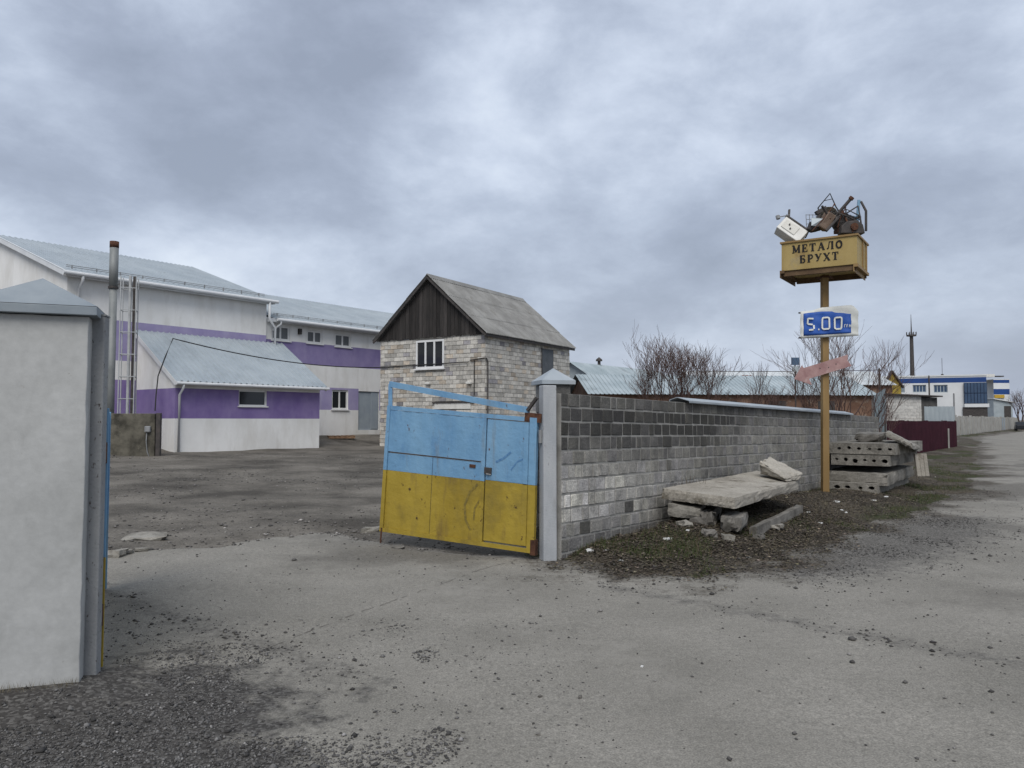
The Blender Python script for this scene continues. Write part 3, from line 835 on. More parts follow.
# pallet by the wing door
pc = at(341, 433, 35.6)
pal = thing('wooden_pallet', 'brown wooden pallet lying on the yard before the wing', 'pallet', (pc.x, pc.y, gz(pc.x, pc.y) - 0.01), 0.35)
M_PAL = mat('pallet_wood', (0.17, 0.10, 0.06), (0.28, 0.18, 0.11), 6, rough=0.9, bump=0.2)
for k in range(3):
    mb = MB(); mb.box(-0.6, 0.6, -0.4 + k * 0.35, -0.3 + k * 0.35, 0, 0.1); mb.build('bearer', M_PAL, pal)
for k in range(6):
    mb = MB(); mb.box(-0.6 + k * 0.22, -0.5 + k * 0.22, -0.42, 0.42, 0.1, 0.13); mb.build('board', M_PAL, pal)

# ------------------------------------------------------------------ block house
hx0 = at(485, 420, 31.0)
HROT = math.radians(58)
house = thing('block_house', 'pale block house with dark timber gable and grey sheet roof', 'house', (hx0.x, hx0.y, 0.45), HROT)
HD2, HN2 = Vector((math.cos(HROT), math.sin(HROT), 0)), Vector((-math.sin(HROT), math.cos(HROT), 0))
HZ = 0.45
HD, HW, HE, HR = 7.4, 5.65, 5.30 - HZ, 7.78 - HZ       # right face length along local x, gable face width along local y
HGE = HE
# gable face is the local plane x = 0, y from 0 to HW, seen from -x ; right face is plane y = 0, x from 0 to HD
rh = random.Random(5)
def bcol():
    b = rh.choice([0.40, 0.46, 0.50, 0.54, 0.57, 0.44, 0.34])
    r_ = rh.random()
    if r_ < 0.08: return (b * 0.62, b * 0.60, b * 0.62)
    if r_ < 0.22: return (b * 0.95, b * 0.84, b * 0.70)
    return (b, b * 0.965, b * 0.885)
cobj = MB(); cobj.box(0.02, HD - 0.02, 0.02, HW - 0.02, -0.3, HE - 0.02)
cobj.build('mortar_core', M_MORTAR, house)
# openings
def gable_px(u, v):
    d = ray(u, v); c0 = Vector((0, 0, H)); ex = HD2
    k = (Vector(house.location) - c0).dot(ex) / d.dot(ex)
    q = c0 + d * k - Vector(house.location)
    return q.dot(HN2), q.z
ga, gb = gable_px(444.5, 354), gable_px(416.5, 354)
gw = (ga[0], gb[0], gable_px(430, 368.5)[1], gable_px(430, 340)[1])
ra = rect(house, 541.5, 349.5, 553, 373)
gs = (gable_px(470, 405)[0], gable_px(436, 405)[0], gable_px(452, 409)[1], gable_px(452, 401.5)[1])
hb = MB()
CH = 0.18
row = 0
z = -0.3
while z < HE - 0.05:
    zt2 = min(z + CH, HE)
    for face, ln, op in (('g', HW, [gw, gs]), ('r', HD, [ra])):
        pos = -(0.18 if row % 2 else 0.0)
        while pos < ln:
            a0, a1 = max(pos, 0), min(pos + 0.36, ln)
            pos += 0.36
            if a1 - a0 < 0.05: continue
            segs = [(a0, a1)]
            for o_ in op:
                if zt2 - 0.02 > o_[2] and z + 0.02 < o_[3]:
                    ns = []
                    for s0, s1 in segs:
                        if s1 <= o_[0] or s0 >= o_[1]: ns.append((s0, s1))
                        else:
                            if s0 < o_[0] - 0.03: ns.append((s0, o_[0]))
                            if s1 > o_[1] + 0.03: ns.append((o_[1], s1))
                    segs = ns
            for s0, s1 in segs:
                hb.col = bcol()
                g_ = 0.008
                e_ = rh.uniform(0.0, 0.018)
                if face == 'g': hb.box(-0.012 - e_, 0.15, s0 + g_, s1 - g_, z + g_, zt2 - g_)
                else: hb.box(s0 + g_, s1 - g_, -0.012 - e_, 0.15, z + g_, zt2 - g_)
    z += CH; row += 1
hb.build('block_courses', M_BLOCKH, house, kind='stuff')
# gable window (three lights), built in the gable plane
wf = MB()
y0_, y1_ = gw[0], gw[1]
fw = 0.085
pw = (y1_ - y0_ - 4 * fw) / 3
for k in range(4):
    yy = y0_ + k * (pw + fw); wf.box(-0.045, 0.03, yy, yy + fw, gw[2], gw[3])
for k in range(3):
    yy = y0_ + fw + k * (pw + fw)
    wf.box(-0.043, 0.028, yy, yy + pw, gw[2], gw[2] + fw); wf.box(-0.043, 0.028, yy, yy + pw, gw[3] - fw, gw[3])
wo = wf.build('window', M_FRAME, house)
for k in range(3):
    yy = y0_ + fw + k * (pw + fw)
    p_ = MB(); p_.box(-0.01, 0.005, yy - 0.01, yy + pw + 0.01, gw[2] + fw - 0.01, gw[3] - fw + 0.01); p_.build('pane', M_GLASS, wo)
p_ = MB(); p_.box(-0.12, 0.02, y0_ - 0.06, y1_ + 0.06, gw[2] - 0.06, gw[2] - 0.004); p_.build('sill', M_FRAME, wo)
# upper door on the right face
p_ = MB(); p_.box(ra[0], ra[1], -0.02, 0.03, ra[2] - 0.2, ra[3]); hd_ = p_.build('upper_door', mat('slate_door', (0.07, 0.08, 0.09), (0.1, 0.11, 0.12), 4, rough=0.7), house)
p_ = MB(); p_.box(ra[0] - 0.05, ra[0] - 0.002, -0.05, 0.02, ra[2] - 0.2, ra[3] + 0.05); p_.build('door_frame', M_DARK, hd_)
# low slot with a pale lintel
p_ = MB(); p_.box(-0.05, 0.02, gs[0] - 0.05, gs[1] + 0.05, gs[2], gs[3] - 0.07); p_.build('lintel_board', M_ENAMEL, house)
p_ = MB(); p_.box(-0.09, 0.02, gs[0] - 0.25, gs[1] + 0.15, gs[3] - 0.06, gs[3] - 0.01); p_.build('slot_shelf', M_DARK, house)
# gable boards
nb = 30
ov = 0.32
for k in range(nb):
    a0, a1 = HW * k / nb, HW * (k + 1) / nb
    def zr(y): return HE + (HR - HE) * (1 - abs(y - HW / 2) / (HW / 2)) - 0.02
    j = rh.uniform(0, 0.02)
    mb = MB()
    lo_ = HE - 0.05 - rh.uniform(0, 0.04)
    pts = [(a0 + 0.006, lo_), (a1 - 0.006, lo_), (a1 - 0.006, max(zr(a1), lo_ + 0.02))]
    if a0 < HW / 2 < a1: pts.append((HW / 2, HR - 0.02))
    pts.append((a0 + 0.006, max(zr(a0), lo_ + 0.02)))
    mb.prism(pts, 0, -0.07 - j, -0.035 - j)
    o = mb.build('board', M_BOARD, house)
    s_ = rh.choice([0.022, 0.03, 0.04, 0.05, 0.028])
    o.color = (s_, s_ * 0.92, s_ * 0.88, 1)
mb = MB(); mb.prism([(0, HE - 0.02), (HW, HE - 0.02), (HW / 2, HR - 0.05)], 0, -0.03, -0.008); mb.build('gable_backing', M_DARK, house)
mb = MB(); mb.prism([(0, HE - 0.02), (HW, HE - 0.02), (HW / 2, HR - 0.05)], 0, HD + 0.008, HD + 0.05); mb.build('gable_backing', M_DARK, house)
# corrugated roof sheets, four courses by five columns on each slope
rx0, rx1 = -0.30, HD + 0.28
run = HW / 2 + 0.24
pit = (HR - HE) / (HW / 2)
def slate(side, i, j, ni, nj):
    mb = MB()
    a0, a1 = rx0 + (rx1 - rx0) * i / ni, rx0 + (rx1 - rx0) * (i + 1) / ni + 0.08
    if i == ni - 1: a1 = rx1
    b0, b1 = run * j / nj - (0.1 if j else 0), run * (j + 1) / nj
    n = 44
    tilt = 0.028 + rh.uniform(-0.006, 0.012)
    sag = rh.uniform(-0.006, 0.01)
    vs = []
    for lay in (0, -0.012):
        for bb, lift in ((b0, tilt), (b1, 0.005 + sag)):
            yy = HW / 2 + (run - bb) * side * -1
            zz_ = HR + 0.12 - (run - bb) * pit + lift + lay
            for k in range(n + 1):
                xx = a0 + (a1 - a0) * k / n
                vs.append((xx, yy, zz_ + 0.024 * math.cos(2 * math.pi * xx / 0.15)))
    m = n + 1
    fs = []
    for k in range(n):
        fs += [(k, k + 1, m + k + 1, m + k), (2 * m + k, 3 * m + k, 3 * m + k + 1, 2 * m + k + 1), (k, 2 * m + k, 2 * m + k + 1, k + 1), (m + k, m + k + 1, 3 * m + k + 1, 3 * m + k)]
    fs += [(0, m, 3 * m, 2 * m), (m - 1, 3 * m - 1, 4 * m - 1, 2 * m - 1)]
    mb.faces(vs, fs)
    mb.build('roof_sheet', M_SLATE, house)
for side in (1, -1):
    for i in range(6):
        for j in range(3):
            slate(side, i, j, 6, 3)
mb = MB(); mb.prism([(HW / 2 - 0.2, HR - 0.02), (HW / 2, HR + 0.19), (HW / 2 + 0.2, HR - 0.02), (HW / 2, HR + 0.16)], 0, rx0 + 0.02, rx1 - 0.02); mb.build('ridge_cap', M_SLATE, house)
for s_ in (-1, 1):
    mb = MB(); mb.bar((-0.27, HW / 2 + s_ * (run - 0.03), HR + 0.02 - (run - 0.03) * pit), (-0.27, HW / 2, HR + 0.02), 0.03, 0.09); mb.build('barge_board', M_DARK, house)
mb = MB(); mb.bar((rx0 + 0.05, -0.17, HE - 0.13), (rx1 - 0.05, -0.17, HE - 0.13), 0.04, 0.12); mb.build('eave_board', M_DARK, house)
mb = MB(); mb.box(rx0 + 0.2, rx1 - 0.2, -0.145, -0.03, HE - 0.10, HE - 0.07); mb.build('soffit', M_DARK, house)
# service pipe, bracket and lamps on the walls
mb = MB(); mb.tube([(0.1, -0.07, -0.2), (0.1, -0.07, gable_px(487, 361)[1] - 0.02), (0.0, -0.07, gable_px(487, 358)[1]), (-0.08, 0.0, gable_px(487, 358)[1]), (-0.08, 0.7, gable_px(480, 360)[1])], 0.028, 6); mb.build('service_pipe', M_DARK, house)
gp = gable_px(475, 395)
mb = MB(); mb.tube([(-0.06, gp[0], gp[1]), (-0.06, gp[0], gp[1] + 1.45)], 0.02, 6); mb.build('cable_conduit', M_CABLE, house)
for u_, v_ in ((429, 383.5), (470, 383)):
    gp = gable_px(u_, v_)
    mb = MB(); mb.box(-0.16, -0.03, gp[0] - 0.12, gp[0] + 0.12, gp[1] - 0.05, gp[1] + 0.05); mb.build('wall_lamp', M_ENAMEL, house, bevel=0.02)

# cables
def cable(name, label, p0, p1, sag, r, parent=None):
    p0, p1 = Vector(p0), Vector(p1)
    pts = []
    for k in range(25):
        s_ = k / 24
        q = p0.lerp(p1, s_); q.z -= sag * 4 * s_ * (1 - s_); pts.append(q)
    mb = MB(); mb.tube(pts, r, 5)
    return tag(mb.build(name, M_CABLE, None), label, 'cable')
pA = P(ann, 0.25, 0.25, AE + 1.05)
c1 = at(378, 367.5, 34.0)
mb = MB()
pB = at(173, 338.5, 26.6)
pts = [at(155, 411, 26.0), at(156, 395, 26.1), at(158, 376, 26.3), at(166, 355, 26.4), pB]
for k in range(1, 25):
    s_ = k / 24; q = pB.lerp(c1, s_); q.z -= 0.28 * 4 * s_ * (1 - s_); pts.append(q)
pts.append(gable_px and P(house, -0.08, gable_px(470, 362)[0], gable_px(470, 362)[1]))
mb.tube(pts, 0.022, 5)
tag(mb.build('overhead_cable', M_CABLE), 'black overhead cable sagging from the annex corner to the block house', 'cable')

# ------------------------------------------------------------------ left pillar, post, leaf
e2 = Vector((0.93, 0.36, 0)).normalized()
lp = at(79.5, 688, 4.82); lp.z = 0
lpil = thing('rendered_wall', 'smooth grey rendered boundary wall with metal capping at left gate side', 'wall', (lp.x, lp.y, -0.02), math.atan2(e2.y, e2.x))
LT = zpx(316, 4.82) + 0.02 + 0.0
mb = MB()
mb.faces(*rough_hexa([(-3.2, 0, -0.1), (0, 0, -0.1), (0, 0.46, -0.1), (-3.2, 0.46, -0.1), (-3.2, 0, LT), (0, 0, LT), (0, 0.46, LT), (-3.2, 0.46, LT)], 30, 4, 22, 0.0024, 31))
rf_ = mb.build('rendered_face', M_PLASTER, lpil, bevel=0.006)
# capping: ridge strip to the left, pyramid over the pier end
ro = 0.05
mb = MB(); mb.box(-3.2, ro, -ro, 0.46 + ro, LT + 0.002, LT + 0.058); mb.build('cap_fascia', M_CAPD, lpil, bevel=0.004)
zc_ = LT + 0.06
mb = MB()
pL = -0.66
mb.prism([(-ro, zc_), (0.46 + ro, zc_), (0.23, zc_ + 0.12)], 0, -3.2, pL + 0.12); mb.build('ridge_cap', M_CAPD, lpil)
mb = MB()
a_, b_, c_, d_ = (pL - 0.02, -ro - 0.001, zc_), (ro, -ro - 0.001, zc_), (ro, 0.46 + ro, zc_), (pL - 0.02, 0.46 + ro, zc_)
ap = ((pL + ro) / 2, 0.23, zc_ + 0.205)
mb.faces([a_, b_, c_, d_, ap], [(0, 1, 4), (1, 2, 4), (2, 3, 4), (3, 0, 4), (3, 2, 1, 0)])
mb.build('pyramid_cap', M_CAPD, lpil)
mb = MB(); mb.bar((-0.505, -0.054, LT + 0.006), (-0.53, -0.056, LT + 0.07), 0.012, 0.006, up=(0, 1, 0)); mb.build('torn_flashing', M_FRAME, lpil)
ppos = P(lpil, 0.03, 0.20, 0)
post = thing('gate_post', 'speckled grey square gate post at the left side of the entrance', 'post', (ppos.x, ppos.y, 0.0), math.atan2(e2.y, e2.x) - 0.1)
PT = zpx(317, 5.05)
mb = MB(); mb.box(-0.06, 0.05, -0.06, 0.06, -0.1, PT); mb.build('shaft', M_POST, post, bevel=0.01)
mb = MB(); mb.box(-0.063, 0.053, -0.063, 0.063, PT, PT + 0.01); mb.build('top_plate', M_POST, post)
# left leaf swung open, seen almost edge-on
la = at(104.5, 420, 5.12); lb = at(107.6, 420, 7.5)
ld = (lb - la); ld.z = 0
LLEN = ld.length
leafL = thing('gate_leaf', 'open left gate leaf in blue and yellow seen edge-on', 'gate', (la.x, la.y, 0.06), math.atan2(ld.y, ld.x))
for nm, z0, z1, mt in (('yellow_sheet', 0.0, 0.72, M_YELL), ('blue_sheet', 0.722, 1.72, M_BLUE)):
    mb = MB(); mb.box(0.03, LLEN, -0.012, 0.012, z0, z1); mb.build(nm, mt, leafL)
for nm, z0, z1, mt in (('frame_bar', 0.0, 0.72, M_YELL), ('frame_bar', 0.722, 1.72, M_BLUE)):
    mb = MB(); mb.box(0.0, 0.05, -0.028, 0.028, z0, z1); mb.build(nm, mt, leafL, bevel=0.005)
mb = MB(); mb.box(LLEN - 0.05, LLEN + 0.001, -0.03, 0.03, 0.001, 1.719); mb.build('frame_bar', M_BLUE, leafL, bevel=0.005)
for zz_ in (0.28, 1.35):
    mb = MB(); mb.tube([(-0.03, 0, zz_), (-0.03, 0, zz_ + 0.14)], 0.022, 8); mb.build('hinge', M_RUST, leafL)

# ------------------------------------------------------------------ right post, pier
rp = at(545.5, 558, 9.36)
PZ = zpx(384, 9.36)
rpost = thing('gate_post', 'pale grey square concrete gate post carrying the blue and yellow leaf', 'post', (rp.x + 0.03, rp.y - 0.02, 0.0), ROT - 0.62)
mb = MB(); mb.box(-0.085, 0.085, -0.085, 0.085, -0.1, PZ - 0.02)
mb.build('shaft', mat('pale_post', (0.30, 0.315, 0.33), (0.38, 0.39, 0.40), 4, rough=0.85, bump=0.25, bscale=50, stretch=(1, 1, 0.4),
         dirt=(((0.10, 0.085, 0.075), 14, 0.62, 0.72, (1, 1, 0.3), 0.8), ((0.2, 0.2, 0.2), 5, 0.55, 0.75, (1, 1, 0.3), 0.7))), rpost, bevel=0.01)
mb = MB(); mb.tube([(-0.10, -0.02, 1.42), (-0.10, -0.02, 1.58)], 0.024, 8); mb.build('hinge', M_POST, rpost)
pierc = P(rpost, 0.03, 0.0, 0) + Vector((0.055, 0.30, 0))
pier = thing('gate_pier', 'square block pier with pyramid metal cap behind the right gate post', 'pier', (pierc.x, pierc.y, 0.0), ROT - 0.62)
mb = MB(); mb.box(-0.165, 0.165, -0.165, 0.165, -0.1, PZ - 0.002); mb.build('mortar_core', M_WMORT, pier)
rw = random.Random(12)
k = 0; z = PZ - 0.002
while z > 0.1:
    for qx, qy in ((-1, 0), (1, 0), (0, -1)):
        mb = MB()
        z0 = z - CH + 0.012
        if qx: mb.box(qx * 0.168 - 0.012, qx * 0.168 + 0.012, -0.15, 0.165, z0, z - 0.003)
        else: mb.box(-0.165, 0.165, -0.18, -0.155, z0, z - 0.003)
        o = mb.build('block', M_WBLOCK, pier, bevel=0.006)
        s_ = rw.choice([0.09, 0.13, 0.2, 0.24, 0.1]); o.color = (s_, s_ * 0.98, s_ * 0.94, 1)
    z -= CH
mb = MB()
r_ = 0.222
mb.box(-r_, r_, -r_, r_, PZ + 0.001, PZ + 0.05); mb.build('cap_fascia', M_CAP, pier, bevel=0.004)
mb = MB(); r_ = 0.221
mb.faces([(-r_, -r_, PZ + 0.051), (r_, -r_, PZ + 0.051), (r_, r_, PZ + 0.051), (-r_, r_, PZ + 0.051), (0, 0, PZ + 0.215)], [(0, 1, 4), (1, 2, 4), (2, 3, 4), (3, 0, 4), (3, 2, 1, 0)])
mb.build('pyramid_cap', M_CAP, pier)

# ------------------------------------------------------------------ right gate leaf (sagging, blue over yellow)
B0, T0 = at(534.5, 553.5, 9.33), at(538, 418, 9.33)
B1, T1 = at(380.5, 531, 10.35), at(388.5, 405.5, 10.35)
leaf = thing('gate_leaf', 'open right gate leaf painted blue over yellow with a wicket door', 'gate', (B0.x, B0.y, 0.0), 0.0)
LO = Vector(leaf.location)
lnrm = (B1 - B0).cross(T0 - B0).normalized()
if lnrm.y > 0: lnrm = -lnrm                      # towards the camera
def LP(s, t, o=0.0):
    a = B0.lerp(B1, s); b = T0.lerp(T1, s)
    return a.lerp(b, t) + lnrm * o - LO
def leaf_uv(u, v):
    """pixel on the leaf -> (s,t)"""
    d = ray(u, v); c0 = Vector((0, 0, H))
    k = (B0 - c0).dot(lnrm) / d.dot(lnrm)
    q = c0 + d * k
    s, t = 0.5, 0.5
    for _ in range(12):
        t = (q.z - B0.lerp(B1, s).z) / (T0.lerp(T1, s).z - B0.lerp(B1, s).z)
        a = B0.lerp(T0, t); b = B1.lerp(T1, t)
        s = (q - a).dot(b - a) / (b - a).length_squared
    return s, t
def lplate(s0, s1, t0, t1, o0, o1, name, mt, parent=leaf, bevel=0.0, t0b=None, t1b=None):
    t0b = t0 if t0b is None else t0b
    t1b = t1 if t1b is None else t1b
    mb = MB()
    mb.hexa([LP(s0, t0, o1), LP(s1, t0b, o1), LP(s1, t0b, o0), LP(s0, t0, o0), LP(s0, t1, o1), LP(s1, t1b, o1), LP(s1, t1b, o0), LP(s0, t1, o0)])
    return mb.build(name, mt, parent, bevel=bevel)
sd0, sd1 = leaf_uv(532, 500)[0], leaf_uv(485, 500)[0]      # door from the hinge side
tyd = leaf_uv(510, 482.5)[1]
tyl = leaf_uv(430, 475.0)[1]
tbm = leaf_uv(430, 455.5)[1]
sv = leaf_uv(431, 500)[0]
# frame
lplate(0.0, 0.043, 0.0, tyd, -0.03, 0.03, 'frame_bar', M_YELL)
lplate(0.0, 0.043, tyd + 0.002, 1.0, -0.03, 0.03, 'frame_bar', M_BLUE)
lplate(0.976, 1.0, 0.0, tyl, -0.03, 0.03, 'frame_bar', M_YELL)
lplate(0.976, 1.0, tyl + 0.002, 1.0, -0.03, 0.03, 'frame_bar', M_BLUE)
lplate(0.044, 0.975, 0.0, 0.032, -0.03, 0.03, 'frame_bar', M_YELL)
lplate(0.044, 0.975, 0.968, 1.0, -0.03, 0.028, 'frame_bar', M_BLUE)
lplate(sd1 + 0.004, sd1 + 0.03, 0.033, tyl, -0.03, 0.026, 'frame_bar', M_YELL)
lplate(sd1 + 0.004, sd1 + 0.03, tyl + 0.002, 0.967, -0.03, 0.026, 'frame_bar', M_BLUE)
# sheets
lplate(sd1 + 0.031, sv - 0.002, 0.033, tyl, -0.006, 0.008, 'yellow_sheet', M_YELL)
lplate(sv + 0.002, 0.975, 0.033, tyl, -0.004, 0.010, 'yellow_sheet', M_YELL)
lplate(sd1 + 0.031, sv - 0.002, tyl + 0.002, tbm - 0.012, -0.006, 0.008, 'lower_blue_sheet', M_BLUE)
lplate(sv + 0.002, 0.975, tyl + 0.002, tbm - 0.012, -0.004, 0.010, 'lower_blue_sheet', M_BLUE)
# upper blue sheet: shallow folds
mb = MB()
n_ = 40
vs = []
for layer in (0.0, -0.004):
    for tt in (tbm, 0.967):
        for k in range(n_ + 1):
            s_ = sd1 + 0.031 + (0.975 - sd1 - 0.031) * k / n_
            vs.append(LP(s_, tt, 0.022 + layer + 0.003 * math.sin(k * 1.1) + 0.002 * math.sin(k * 0.37)))
m_ = n_ + 1
fs = []
for k in range(n_):
    fs += [(k, k + 1, m_ + k + 1, m_ + k), (2 * m_ + k, 3 * m_ + k, 3 * m_ + k + 1, 2 * m_ + k + 1), (k, 2 * m_ + k, 2 * m_ + k + 1, k + 1), (m_ + k, m_ + k + 1, 3 * m_ + k + 1, 3 * m_ + k)]
mb.faces(vs, fs); mb.build('upper_blue_sheet', M_BLUE, leaf)
lplate(sd1 + 0.031, 0.975, tbm - 0.009, tbm - 0.003, -0.01, 0.014, 'rusty_seam', M_DARK)
# wicket door
dy = lplate(0.045, sd1 - 0.004, 0.045, tyd, 0.0, 0.03, 'wicket_door', M_YELL, bevel=0.004)
dyb = lplate(0.045, sd1 - 0.004, tyd + 0.001, 0.962, 0.0, 0.03, 'door_top_sheet', M_BLUE, parent=dy, bevel=0.004)
for a_, b_, c_, d_, mt in ((0.046, 0.075, 0.05, tyd - 0.004, M_YELL), (0.046, 0.075, tyd + 0.004, 0.96, M_BLUE)):
    lplate(a_, b_, c_, d_, 0.031, 0.04, 'door_stile', mt, parent=dy)
lplate(0.046, sd1, 0.9635, 0.967, 0.0, 0.034, 'door_drip', M_DARK, parent=dy)
ls, lt = leaf_uv(489.5, 471)
lplate(ls - 0.022, ls + 0.022, lt - 0.022, lt + 0.028, 0.031, 0.06, 'lock', M_DARK, parent=dy, bevel=0.006)
mb = MB(); mb.tube([LP(ls, lt - 0.02, 0.06), LP(ls, lt - 0.02, 0.09), LP(ls - 0.03, lt - 0.022, 0.09)], 0.008, 6); mb.build('handle', M_POST, dy)
ls, lt = leaf_uv(473, 466)
lplate(ls - 0.018, ls + 0.02, lt - 0.012, lt + 0.012, 0.009, 0.02, 'rust_patch', M_RUST)
for arc_, w_ in (([(478, 484), (470, 492), (465, 505), (466, 520), (471, 530)], 2.6), ([(480, 500), (475, 508), (474, 520)], 2.0), ([(497, 462), (505, 458), (512, 452)], 2.2), ([(512, 470), (518, 462), (524, 459)], 1.6)):
    mb = MB()
    for (u0, v0), (u1, v1) in zip(arc_[:-1], arc_[1:]):
        off = 0.0325 if u0 > 488 else 0.0118
        (s0_, t0_), (s1_, t1_) = leaf_uv(u0, v0), leaf_uv(u1, v1)
        a0, a1 = LP(s0_, t0_, off), LP(s1_, t1_, off)
        wv = (a1 - a0).cross(lnrm).normalized() * (w_ * 0.0062)
        mb.poly([a0 - wv, a1 - wv, a1 + wv, a0 + wv])
    mb.build('scuff_mark', mat('scuff_yellow', (0.135, 0.105, 0.03), (0.25, 0.18, 0.032), 30, rough=0.7) if arc_[0][0] < 488 and arc_[0][1] > 480 else mat('scuff_blue', (0.06, 0.15, 0.30), (0.11, 0.24, 0.40), 30, rough=0.7), leaf)
# top triangle of the leaf
k0 = leaf_uv(389, 384); k1 = leaf_uv(529, 413)
mb = MB(); mb.bar(LP(0.985, 0.99), LP(k0[0] - 0.003, k0[1]), 0.05, 0.05); mb.build('upright', M_BLUE, leaf)
mb = MB(); mb.bar(LP(k0[0], k0[1]), LP(k1[0], k1[1] + 0.02), 0.05, 0.075); mb.build('brace_bar', M_BLUE, leaf)
mb = MB(); mb.bar(LP(0.075, 1.0, 0.0), LP(-0.025, 1.0, 0.0), 0.06, 0.11); mb.build('rusty_bracket', M_RUST, leaf)
mb = MB(); mb.bar(LP(0.06, 1.05, 0.02), LP(0.0, 1.15, 0.05), 0.035, 0.035); mb.build('bent_bar', M_DARK, leaf)
lplate(-0.01, 0.02, -0.012, 0.10, -0.04, 0.034, 'rusty_shoe', M_RUST)
mb = MB(); mb.tube([LP(0.985, 0.03, 0.03), LP(0.985, -0.09, 0.03)], 0.012, 6); mb.build('drop_bolt', M_RUST, leaf)

# ------------------------------------------------------------------ block boundary wall
ZT0 = zpx(392.5, 9.36)
DROP = 0.0184 / WL * 1.0
wall = thing('block_wall', 'long weathered cinder block boundary wall with dark sooty blocks by the gate', 'wall', (W0.x, W0.y, 0.0), math.atan2(WDIR.y, WDIR.x))
LWALL = WEND * WL
def wz(x, z): return z - DROP * x
CW = 0.179
NC = 12
mb = MB()
zlow = -0.35
mb.hexa([(0, 0.0, zlow), (LWALL, 0.0, zlow), (LWALL, 0.2, zlow), (0, 0.2, zlow),
         (0, 0.0, ZT0 - 0.01), (LWALL, 0.0, wz(LWALL, ZT0) - 0.01), (LWALL, 0.2, wz(LWALL, ZT0) - 0.01), (0, 0.2, ZT0 - 0.01)])
mb.build('mortar_core', M_WMORT, wall)
protos = []
rb = random.Random(21)
def block_mesh(seed):
    r0 = random.Random(seed)
    j = lambda a: r0.uniform(-a, a)
    mb = MB()
    ch_ = 0.009
    bk = [(-0.5, 0.10, -0.5), (0.5, 0.10, -0.5), (0.5, 0.10, 0.5), (-0.5, 0.10, 0.5)]
    md = [(-0.5 + j(0.012), 0.006, -0.5 + j(0.02)), (0.5 + j(0.012), 0.006, -0.5 + j(0.02)), (0.5 + j(0.012), 0.006, 0.5 + j(0.02)), (-0.5 + j(0.012), 0.006, 0.5 + j(0.02))]
    fr = [(-0.47 + j(0.02), -0.006 + j(0.003), -0.445 + j(0.03)), (0.47 + j(0.02), -0.006 + j(0.003), -0.445 + j(0.03)), (0.47 + j(0.02), -0.006 + j(0.003), 0.445 + j(0.03)), (-0.47 + j(0.02), -0.006 + j(0.003), 0.445 + j(0.03))]
    q = lambda a, b: [(a + i, a + (i + 1) % 4, b + (i + 1) % 4, b + i) for i in range(4)]
    return bk + md + fr, [(3, 2, 1, 0)] + q(0, 4) + q(4, 8) + [(8, 9, 10, 11)]
for k in range(6):
    vs, fs = block_mesh(k)
    mb = MB(); mb.faces(vs, fs)
    me = bpy.data.meshes.new('block')
    me.from_pydata(mb.v, [], mb.f); me.materials.append(M_WBLOCK); me.update()
    protos.append((me, vs, fs))
def tone(x, c):
    """soot and whitewash as the wall shows them: dark upper courses near the gate, pale lower ones, even grey further on"""
    sm = float(fbm(np.array([x * 0.55 + 1.7]), np.array([c * 0.42]), 101, 3)[0])      # slow drift along the wall
    fn = float(fbm(np.array([x * 1.9]), np.array([c * 1.1]), 105, 2)[0])
    b = 0.205 + 0.05 * sm + 0.05 * fn + rb.uniform(-0.03, 0.03)
    soot = math.exp(-((c - 1.8) / 1.9) ** 2) * (1.0 if x < 4.6 else max(0.0, 1 - (x - 4.6) / 1.6))
    soot += 0.35 * math.exp(-((c - 0.3) / 1.2) ** 2) * (1 if x > 5 else 0.6)
    b *= 1 - min(0.78, soot * (0.82 + 0.8 * fn + rb.uniform(-0.2, 0.12)))
    pale = math.exp(-((c - 6.6) / 2.2) ** 2) * max(0.0, 1 - x / 4.2)
    b += pale * (0.27 + rb.uniform(-0.12, 0.08))
    if pale > 0.3 and rb.random() < 0.3: b += 0.08
    if pale > 0.25 and rb.random() < 0.05: b = 0.085
    if c >= 10: b *= 0.72
    b = max(0.04, b)
    w = rb.uniform(0.9, 0.99)
    return (b, b * (0.968), b * w * 0.955)
cells = []
for c in range(NC):
    zt = ZT0 - c * CW
    x = -rb.choice([0.0, 0.1, 0.15, 0.2])
    while x < LWALL:
        ln = 0.26 if rb.random() > 0.22 else 0.15
        if rb.random() < 0.12: ln = 0.31
        x0, x1 = max(0.0, x), min(LWALL, x + ln)
        x += ln
        if x1 - x0 < 0.06: continue
        xm = (x0 + x1) / 2
        zc = wz(xm, zt - CW / 2)
        wp = P(wall, xm, 0, 0)
        if zc + CW / 2 < gz(wp.x + 0.1, wp.y - 0.1) - 0.03: continue
        cells.append((xm, x1 - x0, zc, c))
cells.sort(key=lambda q: q[0])
far = MB()
for k, (xm, ln, zc, c) in enumerate(cells):
    me, vs, fs = protos[rb.randrange(6)]
    col_ = tone(xm, c)
    sx, sz = ln - rb.uniform(0.012, 0.024), CW - rb.uniform(0.014, 0.024)
    dyy = rb.uniform(-0.007, 0.002)
    if k < 300:
        o = bpy.data.objects.new('block', me)
        COL.objects.link(o); o.parent = wall
        o.location = (xm, dyy, zc); o.scale = (sx, 1, sz)
        o.rotation_euler = (0, math.atan(DROP) + rb.uniform(-0.006, 0.006), 0)
        o.color = (*col_, 1)
    else:
        far.col = col_
        far.faces([(xm + v[0] * sx, v[1] + dyy, zc + v[2] * sz - DROP * v[0] * sx) for v in vs], fs)
far.build('far_block_courses', M_WBLOCKA, wall, kind='stuff')
